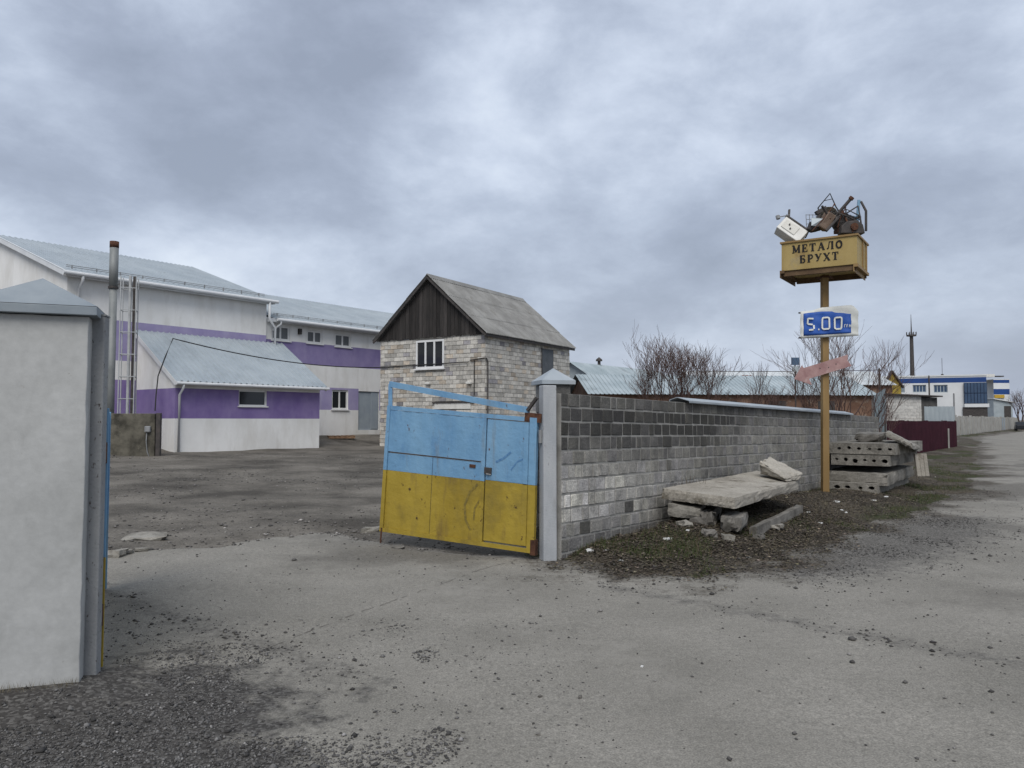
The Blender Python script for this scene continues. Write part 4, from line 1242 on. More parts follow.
# metal coping, bent over the top of the far stretch
cx0, cx1 = 2.75 * WL, 10.6 * WL
def cop(x0, x1):
    mb = MB()
    pr = [(-0.09, -0.03), (-0.09, 0.0), (0.13, 0.06), (0.26, 0.02), (0.26, -0.02)]
    vs = []
    for x in (x0, x1):
        for y, dz in pr: vs.append((x, y, wz(x, ZT0) + 0.02 + dz))
    for x in (x0, x1):
        for y, dz in pr: vs.append((x, y + (0.006 if y < 0.1 else -0.006), wz(x, ZT0) + 0.012 + dz))
    n = 5
    fs = []
    for i in range(n - 1):
        fs += [(i, n + i, n + i + 1, i + 1), (2 * n + i, 2 * n + i + 1, 3 * n + i + 1, 3 * n + i), (i, i + 1, 2 * n + i + 1, 2 * n + i), (n + i, 3 * n + i, 3 * n + i + 1, n + i + 1)]
    mb.faces(vs, fs)
    mb.build('coping_sheet', M_CAP, wall)
k = 5
for i in range(k):
    cop(cx0 + (cx1 - cx0) * i / k, cx0 + (cx1 - cx0) * (i + 1) / k - 0.006)

# ------------------------------------------------------------------ sign post with scrap box
pb = at(825, 487, 16.5)
BRZ = math.radians(-35)
sign = thing('sign_post', 'ochre sign pole carrying a yellow scrap box, blue price board and pink arrow', 'sign', (pb.x, pb.y, gz(pb.x, pb.y) - 0.02), 0.0)
SZ = sign.location.z
LEAN = 0.017
sign.rotation_euler = (0, LEAN, 0)
SINV = Matrix.Rotation(-LEAN, 3, 'Y')
def SL(v): return SINV @ (Vector(v) - Vector(sign.location))
mb = MB(); mb.box(-0.07, 0.07, -0.07, 0.07, -0.05, zpx(274, 16.5) - SZ)
mb.build('pole', M_OCHRE, sign, bevel=0.01)
bz0, bz1 = zpx(262.5, 15.68) - SZ, zpx(232.5, 15.68) - SZ
Rb = Matrix.Rotation(BRZ, 4, 'Z')
def inbox(o):
    o.rotation_euler = (0, 0, BRZ)
    return o
bw, bd = 0.765, 0.56
mb = MB(); t_ = 0.012
mb.box(-bw, bw, -bd, -bd + t_, bz0, bz1); mb.box(-bw, bw, bd - t_, bd, bz0, bz1)
mb.box(-bw, -bw + t_, -bd + t_, bd - t_, bz0, bz1); mb.box(bw - t_, bw, -bd + t_, bd - t_, bz0, bz1)
mb.box(-bw, bw, -bd, bd, bz0 - 0.012, bz0 - 0.001)
box_ = inbox(mb.build('box', M_BOXY, sign))
for a in ((-bw - 0.03, bw + 0.03, -bd - 0.03, -bd - 0.001), (-bw - 0.03, bw + 0.03, bd + 0.001, bd + 0.03), (-bw - 0.03, -bw - 0.001, -bd, bd), (bw + 0.001, bw + 0.03, -bd, bd)):
    mb = MB(); mb.box(a[0], a[1], a[2], a[3], bz1 - 0.035, bz1 + 0.004); mb.build('rim', M_OCHRE, box_)
for a in (-0.02, 0.35):
    mb = MB(); mb.box(bw + 0.001, bw + 0.025, a, a + 0.035, bz0, bz1 - 0.036); mb.build('rib', M_OCHRE, box_)
# underframe: two channels and an angle at each end
for y_ in (-bd - 0.02, bd - 0.10):
    mb = MB(); mb.box(-bw + 0.04, bw - 0.02, y_ + 0.05, y_ + 0.12, bz0 - 0.13, bz0 - 0.013); mb.build('beam', mat('brown_paint', (0.09, 0.055, 0.03), (0.15, 0.095, 0.05), 4, rough=0.8), box_)
for x_, s_ in ((-bw + 0.02, 1), (bw - 0.02, -1)):
    mb = MB(); mb.box(x_ - 0.045, x_ + 0.045, -bd - 0.05, bd + 0.05, bz0 - 0.075, bz0 - 0.0135); mb.box(x_ - 0.045, x_ - 0.03, -bd - 0.05, bd + 0.05, bz0 - 0.17, bz0 - 0.0755)
    mb.build('end_angle', M_OCHRE if s_ < 0 else MATS['brown_paint'], box_)
mb = MB(); mb.box(-0.16, 0.16, -0.16, 0.16, bz0 - 0.15, bz0 - 0.131); mb.build('mount_plate', M_RUST, box_)
# lettering: bold serif strokes
def glyph(ch):
    S, T = 0.2, 0.1
    ser = lambda x, y, w=0.34: ((x - w / 2, y), (x + w / 2, y), 0.075)
    st = lambda x, w=S: ((x, 0.0), (x, 1.0), w)
    arc = lambda cx, cy, rx, ry, a0, a1, w, n=10: [((cx + rx * math.cos(math.radians(a0 + (a1 - a0) * i / n)), cy + ry * math.sin(math.radians(a0 + (a1 - a0) * i / n))),
                                                    (cx + rx * math.cos(math.radians(a0 + (a1 - a0) * (i + 1) / n)), cy + ry * math.sin(math.radians(a0 + (a1 - a0) * (i + 1) / n))), w) for i in range(n)]
    lo, hi = 0.037, 0.963
    if ch == 'М': return 1.0, [st(0.14, T), st(0.86), ((0.14, 0.97), (0.47, 0.1), S), ((0.5, 0.1), (0.86, 0.97), T), ser(0.14, lo), ser(0.86, lo), ser(0.1, hi, 0.26), ser(0.9, hi, 0.26)]
    if ch == 'Е': return 0.76, [st(0.2), ((0.04, lo), (0.72, lo), 0.08), ((0.04, hi), (0.68, hi), 0.08), ((0.2, 0.5), (0.52, 0.5), 0.09), ((0.69, 0.0), (0.69, 0.28), 0.08), ((0.65, 0.72), (0.65, 1.0), 0.08), ((0.52, 0.36), (0.52, 0.64), 0.07)]
    if ch == 'Т': return 0.82, [st(0.41), ((0.04, hi), (0.78, hi), 0.085), ((0.07, 0.7), (0.07, 1.0), 0.08), ((0.75, 0.7), (0.75, 1.0), 0.08), ser(0.41, lo, 0.4)]
    if ch == 'А': return 0.9, [((0.44, 1.0), (0.14, 0.02), T), ((0.44, 1.0), (0.76, 0.02), S), ((0.24, 0.33), (0.64, 0.33), 0.08), ser(0.14, lo, 0.28), ser(0.76, lo, 0.3)]
    if ch == 'Л': return 0.9, [((0.36, 0.97), (0.24, 0.2), T), ((0.24, 0.22), (0.08, 0.06), 0.15), st(0.72), ((0.28, hi), (0.86, hi), 0.08), ser(0.72, lo, 0.34)]
    if ch == 'О': return 0.86, arc(0.43, 0.5, 0.32, 0.44, 90, 270, 0.17) + arc(0.43, 0.5, 0.32, 0.44, -90, 90, 0.17)
    if ch == 'Б': return 0.8, [st(0.2), ((0.04, hi), (0.68, hi), 0.08), ((0.65, 0.74), (0.65, 1.0), 0.07), ((0.04, lo), (0.42, lo), 0.08), ((0.2, 0.56), (0.44, 0.56), 0.08)] + arc(0.44, 0.3, 0.24, 0.265, -90, 90, 0.13)
    if ch == 'Р': return 0.78, [st(0.2), ((0.04, hi), (0.42, hi), 0.08), ((0.2, 0.46), (0.42, 0.46), 0.08), ser(0.2, lo, 0.36)] + arc(0.42, 0.71, 0.24, 0.25, -90, 90, 0.13)
    if ch == 'У': return 0.84, [((0.14, 0.97), (0.45, 0.36), S), ((0.72, 0.97), (0.40, 0.2), T), ((0.42, 0.22), (0.2, 0.06), 0.13), ser(0.13, hi, 0.3), ser(0.73, hi, 0.26)]
    if ch == 'Х': return 0.88, [((0.14, 0.98), (0.74, 0.02), S), ((0.74, 0.98), (0.14, 0.02), T), ser(0.14, hi, 0.3), ser(0.74, hi, 0.26), ser(0.14, lo, 0.26), ser(0.74, lo, 0.3)]
def stroke(mb, a, b, w, y0, y1, sx, sz, ox, oz):
    a, b = Vector((ox + a[0] * sx, 0, oz + a[1] * sz)), Vector((ox + b[0] * sx, 0, oz + b[1] * sz))
    d = (b - a).normalized(); n = Vector((-d.z, 0, d.x)) * (w * sx / 2 * 1.25)
    q = [a - n, b - n, b + n, a + n]
    mb.hexa([(p.x, y0, p.z) for p in (q[0], q[1])] + [(p.x, y1, p.z) for p in (q[1], q[0])] + [(p.x, y0, p.z) for p in (q[3], q[2])] + [(p.x, y1, p.z) for p in (q[2], q[3])])
def word(txt, x0, x1, z0, hgt):
    ws = [glyph(c)[0] for c in txt]
    gap = 0.22
    tot = sum(ws) + gap * (len(ws) - 1)
    sx = (x1 - x0) / tot
    x = x0
    for c, w in zip(txt, ws):
        mb = MB()
        for i, (a, b, wd) in enumerate(glyph(c)[1]):
            stroke(mb, a, b, wd, -bd - 0.0062 - 0.0004 * i, -bd - 0.001, sx, hgt, x, z0)
        mb.build('letter', M_BLACK, box_)
        x += (w + gap) * sx
hgt_ = bz1 - bz0
word('МЕТАЛО', -bw + 0.23, bw - 0.28, bz0 + hgt_ * 0.57, hgt_ * 0.27)
word('БРУХТ', -bw + 0.38, bw - 0.36, bz0 + hgt_ * 0.19, hgt_ * 0.27)
# price board: creased banner on two bars
RP = math.radians(-8)
pbx = at(824, 320, 16.36)
def pp(u, v, o=0.0):
    """pixel on the vertical plane of the board, as an offset from the sign's foot"""
    n = Vector((math.sin(RP), -math.cos(RP), 0)) * 1.0
    c0 = Vector((0, 0, H)); d = ray(u, v)
    q0 = Vector((pb.x, pb.y, 0)) + n * (0.13 + o)
    k = (q0 - c0).dot(n) / d.dot(n)
    return SL(c0 + d * k)
def ripple(u, v):
    return 0.012 * math.sin(u * 0.55 + v * 0.13) + 0.010 * math.sin(v * 0.5 - u * 0.21)
def cloth(outline_l, outline_r, v0l, v0r, v1l, v1r, off, name, mt, parent, nu=18, nv=10, topf=None, thick=0.006):
    mb = MB()
    vs = []
    for lay in (0, -thick):
        for j in range(nv + 1):
            for i in range(nu + 1):
                f_, g_ = i / nu, j / nv
                u = outline_l + (outline_r - outline_l) * f_
                vt = v0l + (v0r - v0l) * f_ + (topf(f_) if topf else 0)
                vb = v1l + (v1r - v1l) * f_
                v = vt + (vb - vt) * g_
                p = pp(u, v, off + lay)
                p.y -= ripple(u, v)
                vs.append(p)
    m = (nu + 1); M_ = m * (nv + 1)
    fs = []
    for j in range(nv):
        for i in range(nu):
            a = j * m + i
            fs += [(a, a + m, a + m + 1, a + 1), (M_ + a, M_ + a + 1, M_ + a + m + 1, M_ + a + m)]
    for i in range(nu):
        fs += [(i, i + 1, M_ + i + 1, M_ + i), (nv * m + i, M_ + nv * m + i, M_ + nv * m + i + 1, nv * m + i + 1)]
    for j in range(nv):
        a = j * m; b = j * m + nu
        fs += [(a, M_ + a, M_ + a + m, a + m), (b, b + m, M_ + b + m, M_ + b)]
    mb.faces(vs, fs)
    return mb.build(name, mt, parent, smooth=True)
pbo = cloth(800.5, 858.5, 311.5, 306.5, 338.3, 335.8, 0.02, 'price_board', M_BANNER, sign, nu=24,
            topf=lambda f: (-2.2 * max(0, min(1, (f - 0.2) / 0.15)) + (0 if f < 0.9 else 70 * (f - 0.9))))
bl = cloth(803.5, 851.0, 313.6, 313.2, 335.8, 333.0, 0.028, 'blue_panel', M_BANBLUE, pbo, nu=20, topf=lambda f: -2.0 * math.sin(f * 3.1) + (0.8 if f > 0.6 else 0), thick=0.004)
# digits 5 . 0 0 and the small currency mark
def seg(mb, u0, v0, u1, v1, w):
    a, b = pp(u0, v0, 0.05), pp(u1, v1, 0.05)
    a.y -= ripple(u0, v0); b.y -= ripple(u1, v1)
    mb.bar(a, b, 0.006, w * 16.3 / F, up=(0, 0, 1)) if abs(v1 - v0) < abs(u1 - u0) else mb.bar(a, b, w * 16.3 / F, 0.006, up=(0, 1, 0))
def digit(pl):
    mb = MB()
    for u0, v0, u1, v1 in pl: seg(mb, u0, v0, u1, v1, 1.6)
    mb.build('digit', M_DIGIT, bl)
digit([(813.5, 318.6, 808, 318.6), (808, 318.6, 807.3, 319.4), (807.6, 319, 807.6, 324), (807.8, 324, 813, 324.4), (814, 325, 814, 329), (813.4, 329.6, 809, 330)])
digit([(818.2, 329.4, 819.6, 329.3)])
def zero(u):
    digit([(u + 1.0, 317.6, u + 5.6, 317.3), (u + 5.6, 317.3, u + 6.6, 318.5), (u + 6.6, 318.3, u + 6.6, 327.8), (u + 6.6, 327.8, u + 5.4, 329), (u + 5.6, 328.8, u + 1.0, 329.1), (u + 1.0, 329, u, 327.8), (u, 328, u, 318.6), (u, 318.6, u + 1.0, 317.5)])
zero(822.6); zero(834.8)
mb = MB()
for u in (844.8, 847.0, 849.2): seg(mb, u, 324.3, u, 327.2, 0.5)
seg(mb, 844.8, 324.4, 846, 324.4, 0.5); seg(mb, 847, 324.4, 848, 324.4, 0.5); seg(mb, 847, 325.8, 848, 325.8, 0.5); seg(mb, 849.2, 325.8, 850.6, 325.8, 0.5); seg(mb, 850.6, 324.3, 850.6, 327.2, 0.5)
mb.build('currency_mark', M_DIGIT, bl)
for v_ in (312.6, 337.6):
    mb = MB(); mb.bar(pp(798.5, v_ + 0.3, -0.03), pp(852, v_ - 2.0 + (3 if v_ < 320 else 0), -0.03), 0.03, 0.03); mb.build('bar', M_DARK, pbo)
# arrow board
def ap_(u, v): return pp(u, v, 0.012)
outl = [(794.2, 379.0), (802.0, 365.4), (803.8, 368.0), (847.8, 354.6), (847.6, 360.5), (851.8, 365.8), (809.0, 378.8), (812.2, 385.0)]
mb = MB()
n = len(outl)
fr = [ap_(u, v) for u, v in outl]
bk = [p + Vector((0, 0.022, 0)) for p in fr]
mb.faces(fr + bk, [tuple(range(n - 1, -1, -1)), tuple(range(n, 2 * n))] + [(i, (i + 1) % n, n + (i + 1) % n, n + i) for i in range(n)])
arrow = mb.build('arrow_board', M_PINK, sign)
for u, v in ((820, 368.3), (828.5, 367.5), (836, 364)):
    mb = MB(); mb.tube([ap_(u, v) + Vector((0, -0.006, 0)), ap_(u, v) + Vector((0, 0.002, 0))], 0.012, 8); mb.build('bolt', M_DARK, arrow)

# scrap in the box
def scrap(name, label, u, v, Y=16.4):
    p = at(u, v, Y)
    return thing(name, label, 'scrap', tuple(p)), p
def rel(p, *uvY): return [at(u, v, Y) - p for u, v, Y in uvY]
o, p = scrap('cooker', 'white enamel cooker tipped over at the left end of the scrap box', 793, 228)
o.rotation_euler = (math.radians(-18), math.radians(40), math.radians(-20))
mb = MB(); mb.box(-0.28, 0.30, -0.02, 0.30, -0.21, 0.13); mb.build('body', M_ENAMEL, o, bevel=0.015)
mb = MB(); mb.box(-0.22, 0.12, -0.035, -0.021, -0.14, 0.075); mb.build('front_panel', mat('cream_enamel', (0.5, 0.48, 0.43), (0.58, 0.57, 0.52), 5, rough=0.4), o, bevel=0.01)
for a_, b_ in ((-0.1, 0.0), (-0.03, -0.07)):
    mb = MB(); mb.tube([(a_, -0.036, b_), (a_, -0.06, b_)], 0.018, 8); mb.build('knob', M_DARK, o)
mb = MB(); mb.box(-0.3, 0.31, -0.03, 0.31, 0.131, 0.165); mb.build('hob', M_DARK, o)
mb = MB(); mb.tube([(-0.24, -0.02, 0.2), (-0.40, -0.02, 0.0)], 0.012, 6); mb.tube([(-0.43, -0.02, 0.02), (-0.37, -0.02, -0.03)], 0.045, 8); mb.build('burner', M_POST, o)
mb = MB(); mb.bar((-0.24, 0.0, 0.17), (-0.33, 0.0, 0.30), 0.06, 0.04); mb.build('leg', M_DARK, o)
o, p = scrap('wire_rack', 'bent black wire rack sticking up from the top of the scrap heap', 828, 212, 16.3)
fr = rel(p, (818, 208, 16.3), (830, 193.5, 16.3), (836, 207, 16.35), (841, 214, 16.4), (822, 222, 16.3))
mb = MB(); mb.tube([fr[0], fr[1], fr[2]], 0.014, 5); mb.tube([fr[0], fr[4]], 0.014, 5); mb.tube([fr[2], fr[3]], 0.014, 5); mb.build('frame', M_CABLE, o)
for k in range(1, 4):
    a, b = fr[0].lerp(fr[4], k / 4), fr[2].lerp(fr[3], k / 4)
    if k == 1: a, b = fr[0].lerp(fr[1], 0.5), fr[1].lerp(fr[2], 0.4)
    mb = MB(); mb.tube([a, b], 0.009, 4); mb.build('wire', M_CABLE, o)
o, p = scrap('steel_pipe', 'dark steel pipe poking up to the right out of the scrap heap', 843, 207, 16.3)
a, b = rel(p, (834, 218, 16.35), (852, 197.5, 16.2))
mb = MB(); mb.tube([a, b], 0.035, 8); mb.build('tube', M_DARK, o)
mb = MB(); mb.tube([b - (b - a).normalized() * 0.05, b + (b - a).normalized() * 0.01], 0.052, 8); mb.build('flange', M_RUST, o)
o, p = scrap('basin', 'small white enamel basin lying in the middle of the scrap heap', 827, 211, 16.45)
mb = MB()
prof = [(0.0, 0.0), (0.09, 0.0), (0.16, 0.06), (0.19, 0.11), (0.2, 0.115), (0.185, 0.105), (0.155, 0.065), (0.085, 0.012), (0.0, 0.012)]
n = 18
vs = [(r * math.cos(2 * math.pi * k / n), r * math.sin(2 * math.pi * k / n), z) for r, z in prof for k in range(n)]
fs = [(i * n + k, i * n + (k + 1) % n, (i + 1) * n + (k + 1) % n, (i + 1) * n + k) for i in range(len(prof) - 1) for k in range(n)]
mb.faces(vs, fs); mb.build('bowl', M_ENAMEL, o, smooth=True)
mb = MB(); mb.tube([(0.18, 0, 0.1), (0.26, 0, 0.1), (0.3, 0.02, 0.06)], 0.016, 6); mb.build('handle', M_DARK, o)
o.rotation_euler = (math.radians(150), math.radians(25), 0.4)
o, p = scrap('folding_frame', 'black tubular chair frame leaning at the right of the scrap heap', 854, 218, 16.2)
q = rel(p, (845, 231, 16.2), (846, 209, 16.2), (860, 216, 16.1), (862, 231, 16.1), (861, 201.5, 16.15), (866, 211, 16.1), (866, 231, 16.1), (858, 206, 16.4))
mb = MB(); mb.tube([q[0], q[1], q[2], q[3]], 0.02, 6); mb.build('front_loop', M_DARK, o)
mb = MB(); mb.tube([q[4], q[5], q[6]], 0.026, 6); mb.build('back_tube', M_DARK, o)
for k in (0.25, 0.5, 0.75):
    mb = MB(); mb.tube([q[0].lerp(q[1], k), q[3].lerp(q[2], k)], 0.012, 5); mb.build('rung', M_CABLE, o)
mb = MB(); mb.tube([q[1] + Vector((0, 0, -0.1)), q[7]], 0.015, 5); mb.tube([q[7], q[2]], 0.015, 5); mb.build('brace', M_DARK, o)
o, p = scrap('blue_plank', 'upright blue metal strip standing at the right end of the scrap box', 858, 216, 16.5)
q = rel(p, (856.5, 232, 16.5), (859, 200, 16.5))
mb = MB(); mb.bar(q[0], q[1], 0.06, 0.03); mb.build('strip', mat('faded_blue', (0.13, 0.25, 0.36), (0.2, 0.33, 0.44), 5, rough=0.7), o)
q = rel(p, (852, 232, 16.5), (854, 216, 16.5))
mb = MB(); mb.bar(q[0], q[1], 0.12, 0.02); mb.build('side_strip', MATS['faded_blue'], o)
o, p = scrap('scrap_motor', 'dark rusty motor lump amid the scrap heap', 840, 224, 16.3)
mb = MB(); mb.tube([(-0.16, 0, 0), (-0.12, 0, 0.01), (0.12, 0, 0.05), (0.17, 0, 0.05)], [0.08, 0.15, 0.15, 0.06], 12); mb.build('housing', M_DARK, o)
mb = MB(); mb.tube([(0.15, 0, 0.05), (0.27, 0.0, 0.07)], 0.025, 8); mb.build('shaft', M_RUST, o)
mb = MB(); mb.box(-0.1, 0.1, -0.1, 0.1, -0.2, -0.12); mb.build('foot', M_RUST, o)
o, p = scrap('crushed_canister', 'crushed brown metal canister leaning beside the white basin', 826, 221, 16.2)
o.rotation_euler = (0.2, 0.5, 0.2)
mb = MB(); mb.hexa([(-0.12, -0.1, -0.2), (0.13, -0.08, -0.2), (0.1, 0.1, -0.2), (-0.1, 0.1, -0.2), (-0.08, -0.1, 0.17), (0.12, -0.06, 0.2), (0.1, 0.1, 0.16), (-0.1, 0.1, 0.19)])
mb.build('can', mat('brown_tin', (0.13, 0.09, 0.065), (0.22, 0.16, 0.12), 6, rough=0.6), o, bevel=0.02)
mb = MB(); mb.tube([(0, 0, 0.17), (0, 0, 0.23)], 0.03, 8); mb.build('spout', M_DARK, o)
o, p = scrap('wire_basket', 'thin grey wire basket behind the cooker in the scrap box', 812, 222, 16.5)
for k in range(5):
    mb = MB(); mb.tube([(-0.12 + k * 0.07, 0, -0.2), (-0.13 + k * 0.075, 0, 0.17)], 0.007, 4); mb.build('wire', M_POST, o)
for k in range(4):
    mb = MB(); mb.tube([(-0.13, 0.01, -0.14 + k * 0.1), (0.17, 0.01, -0.14 + k * 0.1)], 0.007, 4); mb.build('wire', M_POST, o)
o, p = scrap('pump_head', 'black pump head with a stub arm left of the brown canister', 817, 227, 16.3)
mb = MB(); mb.tube([(-0.17, 0, -0.08), (-0.1, 0, 0), (0.1, 0, 0.06), (0.16, 0, 0.1)], [0.07, 0.13, 0.12, 0.05], 10); mb.build('housing', M_DARK, o)
mb = MB(); mb.bar((0.0, 0, 0.05), (0.06, 0, 0.33), 0.06, 0.06); mb.build('arm', M_DARK, o)
mb = MB(); mb.bar((-0.02, 0, 0.30), (0.2, 0, 0.42), 0.09, 0.08); mb.build('grip', M_DARK, o)
o, p = scrap('iron_angle', 'short iron angle bar crossing the scrap heap near the chair frame', 848, 222, 16.25)
q = rel(p, (836, 228, 16.25), (861, 217, 16.15))
mb = MB(); mb.bar(q[0], q[1], 0.05, 0.012); mb.build('flange', M_RUST, o)
mb = MB(); mb.bar(q[0] + Vector((0, 0.03, 0.03)), q[1] + Vector((0, 0.03, 0.03)), 0.012, 0.05); mb.build('web', M_DARK, o)
o, p = scrap('gear_plate', 'broad dark gearbox casting low on the right of the scrap heap', 851, 228, 16.15)
mb = MB(); mb.prism([(-0.26, -0.14), (0.26, -0.14), (0.22, 0.06), (0.08, 0.15), (-0.14, 0.12), (-0.24, 0.02)], 1, -0.1, 0.1); mb.build('casting', M_DARK, o, bevel=0.02)
mb = MB(); mb.tube([(0.02, -0.1, 0), (0.02, -0.14, 0)], 0.08, 12); mb.build('cover', M_RUST, o)

rsx = random.Random(77)
for k, (u0, v0, u1, v1, r_, nm, lb) in enumerate((
        (812, 231, 834, 205, 0.012, 'iron_rod', 'thin iron rod crossing in front of the white basin on the scrap heap'),
        (838, 213, 857, 221, 0.016, 'iron_rod', 'iron rod lying flat between the pipe and the blue strip'),
        (846, 207, 838, 226, 0.011, 'iron_rod', 'thin upright iron rod just right of the steel pipe'),
        (826, 231, 842, 214, 0.03, 'exhaust_pipe', 'dark exhaust pipe stub under the steel pipe'),
        (853, 232, 843, 212, 0.018, 'iron_rod', 'bent iron rod in front of the black chair frame'),
        (822, 206, 829, 218, 0.028, 'dark_handle', 'short dark handle sticking up left of the basin'))):
    o, p_ = scrap(nm, lb, (u0 + u1) / 2, (v0 + v1) / 2, 16.05)
    a, b = rel(p_, (u0, v0, 16.05), (u1, v1, 16.15))
    m_ = a.lerp(b, 0.55) + Vector((rsx.uniform(-0.03, 0.03), 0, rsx.uniform(-0.03, 0.03)))
    mb = MB(); mb.tube([a, m_, b], r_, 7); mb.build('rod', M_DARK if k % 2 else M_RUST, o)
    mb = MB(); mb.tube([b, b + (b - m_).normalized() * 0.03], r_ * 1.5, 7); mb.build('end', M_RUST, o)
o, p_ = scrap('radiator', 'ribbed dark radiator section standing near the right end of the scrap box', 846, 222, 16.3)
o.rotation_euler = (0.1, 0.35, 0.1)
for k in range(6):
    mb = MB(); mb.box(-0.2 + k * 0.068, -0.15 + k * 0.068, -0.04, 0.04, -0.2, 0.17); mb.build('rib', M_DARK, o, bevel=0.01)
for z_ in (-0.15, 0.12):
    mb = MB(); mb.tube([(-0.21, 0, z_), (0.2, 0, z_)], 0.022, 6); mb.build('header', M_RUST, o)
o, p_ = scrap('sheet_offcut', 'crumpled pale sheet metal offcut beside the pump head', 817, 222, 16.15)
mb = MB(); mb.hexa([(-0.12, 0, -0.08), (0.1, 0.02, -0.1), (0.1, 0.03, -0.1), (-0.12, 0.01, -0.08), (-0.1, 0.04, 0.1), (0.12, -0.03, 0.06), (0.12, -0.02, 0.06), (-0.1, 0.05, 0.1)]); mb.build('sheet', M_STEEL, o)
mb = MB(); mb.bar((-0.1, 0.045, 0.1), (0.12, -0.025, 0.06), 0.012, 0.02); mb.build('fold', M_STEEL, o)

# ------------------------------------------------------------------ concrete slabs
def rough_obj(name, c8, n3, amp, seed, mt, origin):
    vs, fs = rough_hexa(c8, *n3, amp, seed)
    mb = MB(); mb.faces([v - Vector(origin) for v in vs], fs)
    o = mb.build(name, mt)
    o.location = origin
    return o
def slab_px(name, label, pts, th_, n3, seed, mt, amp=0.012, cat='slab'):
    top = [at(*q) for q in pts]
    bot = [q - Vector((0, 0, th_)) for q in top]
    org = sum(bot, Vector()) / 4
    return tag(rough_obj(name, bot + top, n3, amp, seed, mt, org), label, cat)
M_CONCT = mat('slab_concrete', (0.23, 0.21, 0.178), (0.35, 0.325, 0.28), 1.6, rough=0.95, bump=0.6, bscale=30, fine=0.3,
              dirt=(((0.10, 0.085, 0.06), 2.4, 0.56, 0.66, (1, 1, 1), 0.85), ((0.45, 0.43, 0.38), 5, 0.6, 0.75, (1, 1, 1), 0.5)))
slab_px('floor_slab', 'broad pale concrete slab lying flat on rubble beside the block wall',
        [(661.5, 488.5, 11.1), (734.5, 498, 10.45), (798.5, 480, 12.75), (757, 470.5, 13.9)], 0.15, (26, 20, 4), 3, M_CONCT, amp=0.008)
# supports
slab_px('support_block', 'pale mossy block under the left corner of the flat slab', [(667, 503.5, 10.95), (701, 509, 10.75), (706, 503, 11.3), (672, 499, 11.5)], 0.17, (6, 4, 3), 5, M_CONC, cat='block')
slab_px('support_block', 'grey broken block under the front corner of the flat slab', [(719, 517, 10.5), (742, 518, 10.42), (748, 511, 11.0), (725, 510, 11.1)], 0.2, (6, 4, 3), 6, M_CONCD, amp=0.02, cat='block')
_kb = slab_px('support_beam', 'long low concrete kerb lying on the soil beside the flat slab', [(749, 520, 10.75), (757, 519.5, 10.7), (803, 499.5, 12.9), (797, 498.5, 13.1)], 0.16, (4, 14, 3), 7, M_CONCD, amp=0.008, cat='beam')
_kb.location.z -= 0.10
slab_px('support_block', 'dark lump of concrete in the middle under the flat slab', [(699, 512, 10.7), (716, 513, 10.6), (722, 504.5, 11.6), (705, 503.5, 11.7)], 0.2, (5, 4, 3), 8, M_CONCD, amp=0.03, cat='block')
for k, (u, v, Y, sz) in enumerate(((684, 517, 10.6, 0.2), (709, 522, 10.25, 0.22), (728, 524, 10.15, 0.2), (758, 516, 10.6, 0.18), (776, 508, 11.3, 0.2), (700, 515, 10.75, 0.26))):
    q = at(u, v, Y); q.z = gz(q.x, q.y)
    r0 = random.Random(200 + k)
    c8 = [Vector((x * sz * r0.uniform(0.35, 0.6), y * sz * r0.uniform(0.3, 0.5), z * sz * r0.uniform(0.5, 0.8))) for z in (-0.2, 0.55) for x, y in ((-1, -1), (1, -1), (1, 1), (-1, 1))]
    vs, fs = rough_hexa(c8, 3, 3, 2, 0.015, 300 + k)
    mb = MB(); mb.faces(vs, fs)
    o = mb.build('rubble', M_CONCD if k % 2 else M_CONC); o.location = q; o.rotation_euler = (0, 0, r0.uniform(0, 3))
    tag(o, 'broken lump of rubble lying under the edge of the flat slab', 'rubble', 'rubble under the flat slab')
# wedge of concrete on top
tw = [at(758.5, 461, 12.9), at(784, 478, 12.35), at(803, 472, 12.75), at(770, 456.5, 13.3)]
def bw_(p, z): return Vector((p.x, p.y, z))
btm = [at(759.5, 473.5, 12.95), at(786, 482, 12.37), at(803, 480, 12.75), at(772, 470, 13.3)]
tag(rough_obj('concrete_chunk', btm + tw, (8, 10, 5), 0.02, 9, M_CONCT, sum(btm, Vector()) / 4), 'broken pale concrete chunk resting on the far end of the flat slab', 'concrete')
